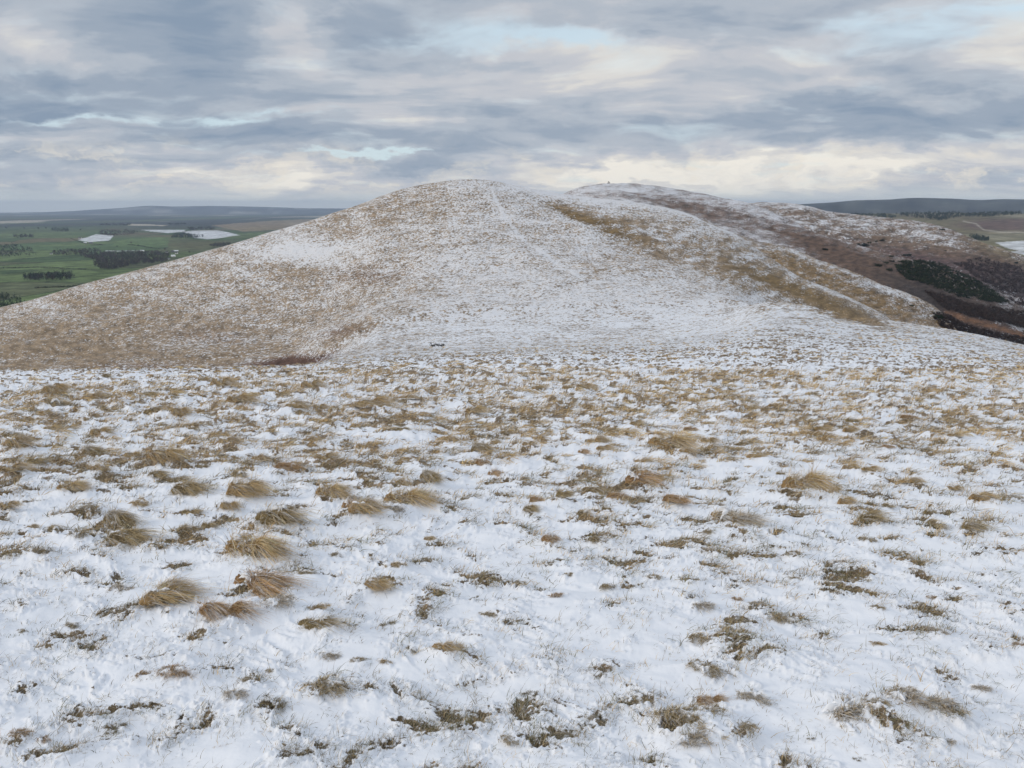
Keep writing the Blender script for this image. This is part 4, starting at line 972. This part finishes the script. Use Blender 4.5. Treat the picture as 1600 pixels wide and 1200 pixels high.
scrub('scrub', [(1455,492),(1474,490),(1500,502),(1530,515),(1580,524),(1640,540),(1640,600),(1560,580),(1500,550),(1480,530),(1466,505)], 1700, 4.2, 3.0, [(.045,.030,.027),(.055,.038,.032),(.038,.028,.026)], 'dark brown leafless scrub on the lowest slope at the right edge', 'scrub', 602)
scrub('scrub', [(1440,452),(1500,468),(1560,482),(1600,488),(1640,500),(1640,522),(1580,508),(1520,496),(1476,482)], 1500, 4.2, 2.8, [(.050,.034,.031),(.060,.042,.036),(.042,.032,.029)], 'brown leafless scrub between the dark thicket and the orange strip', 'scrub', 603)
scrub('scrub', [(1490,412),(1530,404),(1600,418),(1640,425),(1640,480),(1590,476),(1560,452),(1520,432)], 1300, 5.0, 3.4, [(.055,.040,.042),(.065,.048,.046),(.045,.036,.038)], 'purplish bare birch scrub above the dark thicket', 'scrub', 604)

bushes = [(1372,416,12,6,'dark bush at the left end of the scattered bushes'),(1384,411,9,4,'small bush above the leftmost dark bush'),(1393,408,10,3,'flat bush on the upper edge of the scatter'),(1390,422,10,6,'round bush touching the thicket corner'),
  (1410,409,16,4,'wide flat bush above the thicket'),(1417,402,12,3.5,'bush higher on the bank above the wide flat one'),(1402,416,9,4,'small bush between the round bush and the thicket'),(1392,401,9,2.5,'topmost thin dark bush over the scatter'),
  (1347,383,16,6,'broad dark bush alone under the snowy ridge'),(1358,379,7,3,'little bush right of the broad lone bush'),(1369,377,5,4,'narrow bush on the snowy ridge face'),(1378,375,8,4,'bush right of the narrow one on the snowy ridge face'),
  (1465,498,20,8,'big black-green bush at the tip of the tan spur'),(1400,508,9,4,'dark bush peeping over the white slope at the spur foot'),(1289,391,9,4,'dark bush on the heather spur left of the scatter'),(1424,479,8,2.5,'low bush on the crest of the tan spur'),
  (1472,360,8,2,'small dark bush on the rear ridge crest'),(1587,412,8,4,'dark bush near the right edge on the rear ridge'),(1477,393,5,2.5,'lone speck of a bush in the snow patches of the rear ridge')]
for i, (px, py, wp, hp, lab) in enumerate(bushes):
    q = hill_pt(px, py)
    if q is None: continue
    X, Y, Z = q; w = wp / F * Y; h = max(1.2, hp / F * Y * .9); r = np.random.default_rng(700 + i)
    nn = 5; cc = np.stack([np.linspace(-.35, .35, nn) * w, r.normal(0, .1, nn) * w, np.full(nn, -.15 * h)], -1)
    ss = np.stack([w * r.uniform(.3, .5, nn), h * r.uniform(.7, 1.1, nn)], -1)
    v, t, idx = crown_tris(r, cc, ss, 110, .10); pal = np.array(GORSE[i % 3])
    o = obj('bush', mesh_np('bush', v, None, t, False, {'tint': np.repeat(np.clip(pal[None] * r.uniform(.5, 1.6, (len(t), 1)), .004, .8), 3, 0)}, M_LEAF))
    o.location = (X, Y, Z); tag(o, lab, 'bush', 'dark bushes on the far hillside')

# low dark bank in the saddle
X, Y, Z = L0.hit(683, 542, 60, 320)
r = np.random.default_rng(55); w = 22 / F * Y
v, t, idx = crown_tris(r, np.stack([np.linspace(-.45, .45, 7) * w, r.normal(0, .05, 7) * w, np.full(7, -.1)], -1), np.stack([np.full(7, .22 * w), r.uniform(.25, .6, 7)], -1), 90, .10)
o = obj('heather_bank', mesh_np('heather_bank', v, None, t, False, {'tint': np.repeat(np.array([[.03, .028, .026]]) * r.uniform(.5, 1.6, (len(t), 1)), 3, 0)}, M_LEAF))
Zs = float(L0.z_at(X, Y)[0]) + EYE; o.location = (X, Y, Zs + .15); tag(o, 'thin dark heather bank alone on the white saddle', 'heather')

# cairn on the further summit
def cairn(px, py, wp, label, seed):
    q = None
    Ys = np.linspace(1300, 1620, 600); Zr = RIDGE.along(px, Ys); i = int(np.argmax(Zr / Ys)); X = (px - 800) / F * (Ys[i] * CP - Zr[i] * SP); Y = Ys[i]
    Z = Zr[i] + EYE + float(relief_ridge(np.array([X]), np.array([Y]))[0]); r = np.random.default_rng(seed); VS, QS, off = [], [], 0
    W = wp / F * Y
    for k in range(46):
        a = r.uniform(0, 2*pi); rd = r.random() * .5 * W; h = (1 - rd / (.5 * W)) * W * .75
        p, qd = lump(r, 7, 4, .5); p = np.concatenate([p]); s = W * r.uniform(.08, .16)
        VS.append(p * s * np.array([1.2, 1, .8]) + np.array([rd*cos(a), rd*sin(a), h - .1])); QS.append(qd + off); off += len(p)
    V = np.concatenate(VS)
    o = obj('cairn', mesh_np('cairn', V, np.concatenate(QS), None, False, {'tint': np.tile([.07, .066, .062], (len(V), 1))}, M_LEAF)); o.location = (X, Y, Z); tag(o, label, 'cairn')
cairn(951, 287, 4, 'tiny dark stone cairn on top of the further ridge', 1)

# ------------------------------------------------------------------ hamlet and farm
M_WALLS = [mat_plain('white_render', (.78, .77, .74), .6, .06), mat_plain('grey_stone', (.26, .25, .24), .8, .25), mat_plain('cream_render', (.62, .58, .50), .6, .08)]
M_ROOFS = [mat_plain('slate', (.07, .075, .085), .9, .2), mat_plain('snowy_roof', (.75, .77, .80), .9, .06), mat_plain('brown_tile', (.13, .09, .075), .9, .2)]
M_PANE = mat_plain('window_glass', (.03, .035, .045), 1, .1, .2)
def box_mesh(name, parts, mat):
    V, Q = [], []
    for (x0, y0, z0, x1, y1, z1) in parts:
        b = len(V); V += [(x0,y0,z0),(x1,y0,z0),(x1,y1,z0),(x0,y1,z0),(x0,y0,z1),(x1,y0,z1),(x1,y1,z1),(x0,y1,z1)]
        Q += [(b,b+3,b+2,b+1),(b+4,b+5,b+6,b+7),(b,b+1,b+5,b+4),(b+1,b+2,b+6,b+5),(b+2,b+3,b+7,b+6),(b+3,b,b+4,b+7)]
    return mesh_np(name, np.array(V, float), np.array(Q), None, False, None, mat)
def house(px, py, L, D, H, rz, wm, rm, label, name='house', wins=3, grp='buildings in the valley'):
    X, Y, Z = plain_pt(px, py)
    root = bpy.data.objects.new(name, None); C.objects.link(root); root.location = (X, Y, Z - .3); root.rotation_euler = (0, 0, rz); tag(root, label, 'house' if name == 'house' else 'barn', grp)
    h2 = H + D * .42; l, d = L / 2, D / 2
    V = np.array([(-l,-d,-2),(l,-d,-2),(l,d,-2),(-l,d,-2),(-l,-d,H),(l,-d,H),(l,d,H),(-l,d,H),(-l,0,h2),(l,0,h2)], float)
    obj('wall', mesh_np('wall', V, np.array([(0,1,5,4),(2,3,7,6),(1,2,6,5),(3,0,4,7)]), np.array([(4,8,7),(5,6,9)]), False, None, wm), root)
    e, t = .45, .25; k = D * .42 / d
    def slab(s):
        a = [(-l-e, s*(d+e), H-e*k), (l+e, s*(d+e), H-e*k), (l+e, 0, h2), (-l-e, 0, h2)]
        return a + [(x, y, z + t) for x, y, z in a]
    V = np.array(slab(-1) + slab(1), float) + np.array([0, 0, .03]); q = []
    for b in (0, 8): q += [(b,b+1,b+2,b+3),(b+4,b+5,b+6,b+7),(b,b+1,b+5,b+4),(b+1,b+2,b+6,b+5),(b+3,b,b+4,b+7)]
    roof = obj('roof', mesh_np('roof', V, np.array(q), None, False, None, rm), root)
    if name == 'house':
        for s in (-1, 1): obj('chimney', box_mesh('chimney', [(s*(l-.7)-.45, -.4, h2-.6, s*(l-.7)+.45, .4, h2+1.3)], M_WALLS[1]), roof)
    for i in range(wins):
        x = -l + L * (i + .5) / wins
        obj('window', box_mesh('window', [(x-.55, -d-.05, 1.2, x+.55, -d+.1, 2.6)] + ([(x-.55, -d-.05, 3.9, x+.55, -d+.1, 5.1)] if H > 5 else []), M_PANE), root)
    obj('door', box_mesh('door', [(-.5 + L*.16, -d-.06, -1, .5 + L*.16, -d+.1, 2.1)], M_ROOFS[2]), root)
W, S, K = M_WALLS; SL, SN, BR = M_ROOFS
house(271,402,17,9,5.6,.10,W,SN,'largest white house with a snowy roof in the hamlet')
house(264,405.5,10,7,4.5,.5,W,SL,'small white cottage in front of the largest white house')
house(261,395,13,7,4.6,-.2,W,SL,'white cottage at the left back of the hamlet')
house(270,394.5,14,9,5.2,.3,S,SL,'dark slate-roofed stone house behind the largest white house')
house(276,397,12,7,4.5,-.3,W,SL,'white house at the right end of the hamlet')
house(275,393.5,22,9,4.5,.25,S,SN,'long grey barn with pale roof behind the hamlet','barn',0)
house(248,398.5,14,7,4.4,0,K,SL,'cream cottage among the trees left of the hamlet')
house(218,406.5,16,8,5,.2,K,BR,'lone cream house inside the purplish wood')
house(222,392.5,20,8,4,.1,W,SN,'low white building at the right end of the thin white strip','barn',0)
house(125,373,20,10,5.5,.1,W,SL,'white farmhouse at the corner of the small snowy field')
house(133,379.5,16,8,4.2,.3,W,SN,'white shed in front of the farmhouse by the snowy field','barn',0)
house(142,380,20,9,4.5,-.1,S,SL,'dark barn right of the white shed','barn',0)
house(80,396.5,11,7,4.5,.2,W,SL,'small white cottage at the left tip of the purplish wood')

# ------------------------------------------------------------------ haze
hz = box_mesh('haze', [(-42000, -70, PL - 130, 42000, 33500, 150)], None)
hm = bpy.data.materials.new('haze'); hm.use_nodes = True; t = hm.node_tree; t.nodes.clear()
out = t.nodes.new('ShaderNodeOutputMaterial'); pv = t.nodes.new('ShaderNodeVolumePrincipled')
pv.inputs['Color'].default_value = (.63, .78, 1, 1); pv.inputs['Density'].default_value = 3.5e-5; pv.inputs['Anisotropy'].default_value = .1
t.links.new(pv.outputs[0], out.inputs['Volume']); hz.materials.append(hm)
tag(obj('haze', hz), 'thin blue haze over the valley and far hills', 'haze', None, 'stuff')

# ------------------------------------------------------------------ light and sky
SUN_EL, SUN_AZ = 24., -105.        # azimuth from the view direction, negative = left
sun = bpy.data.lights.new('sun', 'SUN'); sun.energy = 1.4; sun.angle = R(14); sun.color = (1, .88, .72)
so = bpy.data.objects.new('sun', sun); C.objects.link(so); so.rotation_euler = (R(90 - SUN_EL), 0, R(-SUN_AZ + 180)); so.location = (0, 0, 50)

w = bpy.data.worlds.new('World'); bpy.context.scene.world = w; w.use_nodes = True; w.node_tree.nodes.clear(); g = NT(w.node_tree)
STR = .1
def sky():
    d = g.n.new('ShaderNodeTexCoord').outputs['Generated']; x, y, z = g.sep(d)
    st = g.n.new('ShaderNodeTexSky'); st.sky_type = 'NISHITA'; st.sun_disc = False; st.sun_elevation = R(SUN_EL); st.sun_rotation = R(SUN_AZ); st.altitude = 300
    zc = g.math('MAXIMUM', z, 0.0)
    el = g.math('MULTIPLY', g.math('ARCSINE', z), 57.2958); az = g.math('MULTIPLY', g.math('ARCTAN2', x, y), 57.2958)
    k = g.math('DIVIDE', 1.0, g.math('ADD', zc, .20))
    pl = g.comb(g.math('MULTIPLY', x, k), g.math('MULTIPLY', y, k), 0.0)               # cloud deck seen in perspective
    # turbulence used to tear the edges
    wv = g.n.new('ShaderNodeTexNoise'); wv.inputs['Scale'].default_value = .9; wv.inputs['Detail'].default_value = 3; g.l.new(pl, wv.inputs['Vector'])
    wrp = g.vmath('MULTIPLY', g.vmath('SUBTRACT', wv.outputs['Color'], (.5, .5, .5)), (.75, .75, 0))
    plw = g.vmath('ADD', pl, wrp)
    deck = g.noise(g.vmath('MULTIPLY', plw, (.62, 1.35, 1)), 1.0, 8, .56)
    puff = g.noise(g.vmath('MULTIPLY', g.vmath('ADD', plw, (7.3, 2.2, 1.0)), (1.7, 2.5, 1)), 1.8, 8, .56)
    bil = g.math('ABSOLUTE', g.math('MULTIPLY', g.math('SUBTRACT', g.noise(g.vmath('MULTIPLY', g.vmath('ADD', plw, (3.1, 8.4, 2.)), (1.3, 2.0, 1)), 1.15, 4, .5), .5), 3.4))
    ae = g.comb(az, el, 0.0)
    an = g.n.new('ShaderNodeTexNoise'); an.inputs['Scale'].default_value = .16; an.inputs['Detail'].default_value = 6; an.inputs['Roughness'].default_value = .6; g.l.new(g.vmath('MULTIPLY', ae, (1, 2.2, 1)), an.inputs['Vector'])
    aew = g.vmath('ADD', ae, g.vmath('MULTIPLY', g.vmath('SUBTRACT', an.outputs['Color'], (.5, .5, .5)), (13, 4.2, 0)))
    def blobs(lst):
        s = None
        for (px, py, rx, ry, a) in lst:
            A = math.degrees(atan((px - 800) / F / (CP + .05))); E = math.degrees(atan((600 - py) / F)) - 13.1
            E *= cos(R(A)) if abs(A) < 60 else 1
            q = g.vmath('MULTIPLY', g.vmath('SUBTRACT', aew, (A, E, 0)), (1 / (rx * .0455), 1 / (ry * .0455), 0))
            v = g.math('MULTIPLY', g.math('EXPONENT', g.math('MULTIPLY', g.vmath('DOT_PRODUCT', q, q), -1.0)), a)
            s = v if s is None else g.math('ADD', s, v)
        return s
    tone = blobs([(110,140,300,60,-.26),(330,60,420,70,-.14),(600,60,130,60,-.12),(40,170,200,30,-.10),(60,60,130,36,.22),(190,90,110,30,.20),(470,50,70,50,.30),(330,15,160,30,-.10),(880,205,460,34,-.16),(520,222,170,14,-.14),(330,120,80,30,-.10),
        (560,165,220,20,.14),(780,130,260,36,.10),(900,70,130,34,.20),(1040,25,180,30,-.16),(1150,95,200,40,.10),(1560,50,120,50,.18),(1390,170,250,30,-.16),(1560,190,180,30,-.14),(1120,165,140,14,.12),(1290,135,140,16,.14),(1200,212,160,12,.03),
        (1230,262,280,24,.42),(960,277,210,14,.40),(450,274,190,16,.34),(120,212,220,14,.16),(60,255,160,18,-.06),(1560,280,90,12,-.14),(690,268,70,14,-.20),(180,192,130,8,.16),(330,248,90,10,-.05)])
    gap = blobs([(800,62,130,22,.85),(870,60,60,14,.5),(1400,45,160,22,.75),(1500,16,100,14,.4),(150,188,70,6,.9),(375,185,70,7,.9),(460,168,50,6,.6),(280,215,80,6,.5),(525,243,130,5,1.0),(620,245,60,4,.5),(910,60,60,18,.5),(1390,85,60,20,.3)])
    T = g.math('ADD', g.math('ADD', .475, g.math('MULTIPLY', tone, 1.4)), g.math('ADD', g.math('MULTIPLY', g.math('SUBTRACT', deck, .5), .95), g.math('ADD', g.math('MULTIPLY', g.math('SUBTRACT', puff, .5), .90), g.math('MULTIPLY', g.math('SUBTRACT', bil, .30), -.24))))
    col = g.ramp(T, [(.0, (.255, .33, .435)), (.22, (.335, .40, .49)), (.42, (.445, .495, .565)), (.58, (.555, .575, .62)), (.76, (.72, .705, .68)), (.95, (.90, .86, .78))])
    # heaped cloud low over the skyline, sunlit from the left
    cs = g.vmath('MULTIPLY', aew, (.5, 1.35, 1))
    cu = g.noise(cs, .36, 6, .56); cu2 = g.noise(g.vmath('ADD', cs, (.55, -.45, 0)), .36, 6, .56)
    lit = g.mapr(g.math('SUBTRACT', cu, cu2), -.10, .13, 0., 1.)
    band = g.math('MULTIPLY', g.mapr(el, .3, 1.6, 0., 1.), g.mapr(el, 2.2, 5.0, 1., 0.))
    cum = g.math('MULTIPLY', g.mapr(cu, .46, .62, 0., 1.), band)
    colc = g.mix(lit, (.46, .495, .565), (.84, .785, .69))
    col = g.mix(g.math('MULTIPLY', cum, .75), col, colc)
    # clear rents: the sky itself shows through a thin veil
    clear = g.mix(.72, g.vmath('MULTIPLY', st.outputs[0], (STR * 1.2, STR * 1.2, STR * 1.2)), (.70, .85, .94))
    gm = g.mapr(g.math('ADD', gap, g.math('MULTIPLY', g.math('SUBTRACT', puff, .5), 2.6)), .05, 1.25, 0., .92)
    col = g.mix(gm, col, clear)
    # pale band at the horizon
    hb = g.mapr(g.math('ADD', el, g.math('MULTIPLY', g.math('SUBTRACT', an.outputs['Fac'], .5), 1.8)), -.1, 1.5, 1., 0.)
    col = g.mix(g.math('MULTIPLY', hb, .85), col, (.71, .745, .72))
    # above the picture the deck thins out
    col = g.mix(g.math('MULTIPLY', g.mapr(el, 14., 45., 0., 1.), .8), col, (.74, .83, .97))
    bk = g.mapr(y, -.6, .3, 1.0, 0.)
    col = g.mix(g.math('MULTIPLY', bk, .6), col, (.82, .83, .85))
    col = g.mix(g.mapr(el, -3., 0., 1., 0.), col, (.45, .48, .52))
    return g.vmath('MULTIPLY', col, (1 / STR, 1 / STR, 1 / STR))
bg = g.n.new('ShaderNodeBackground'); bg.inputs['Strength'].default_value = STR; g.l.new(sky(), bg.inputs['Color'])
wo = g.n.new('ShaderNodeOutputWorld'); g.l.new(bg.outputs[0], wo.inputs['Surface'])

# ------------------------------------------------------------------ camera and view
cam = bpy.data.cameras.new('camera'); co = bpy.data.objects.new('camera', cam); C.objects.link(co)
co.location = (0, 0, EYE); co.rotation_euler = (R(90) - PITCH, 0, 0); cam.sensor_width = 36; cam.lens = F / 1600 * 36; cam.clip_start = .05; cam.clip_end = 200000
sc = bpy.context.scene; sc.camera = co
sc.view_settings.view_transform = 'Standard'; sc.view_settings.look = 'None'; sc.view_settings.exposure = 0; sc.view_settings.gamma = 1
sc.cycles.max_bounces = 4; sc.cycles.diffuse_bounces = 2; sc.cycles.glossy_bounces = 1; sc.cycles.volume_bounces = 0; sc.cycles.use_denoising = True
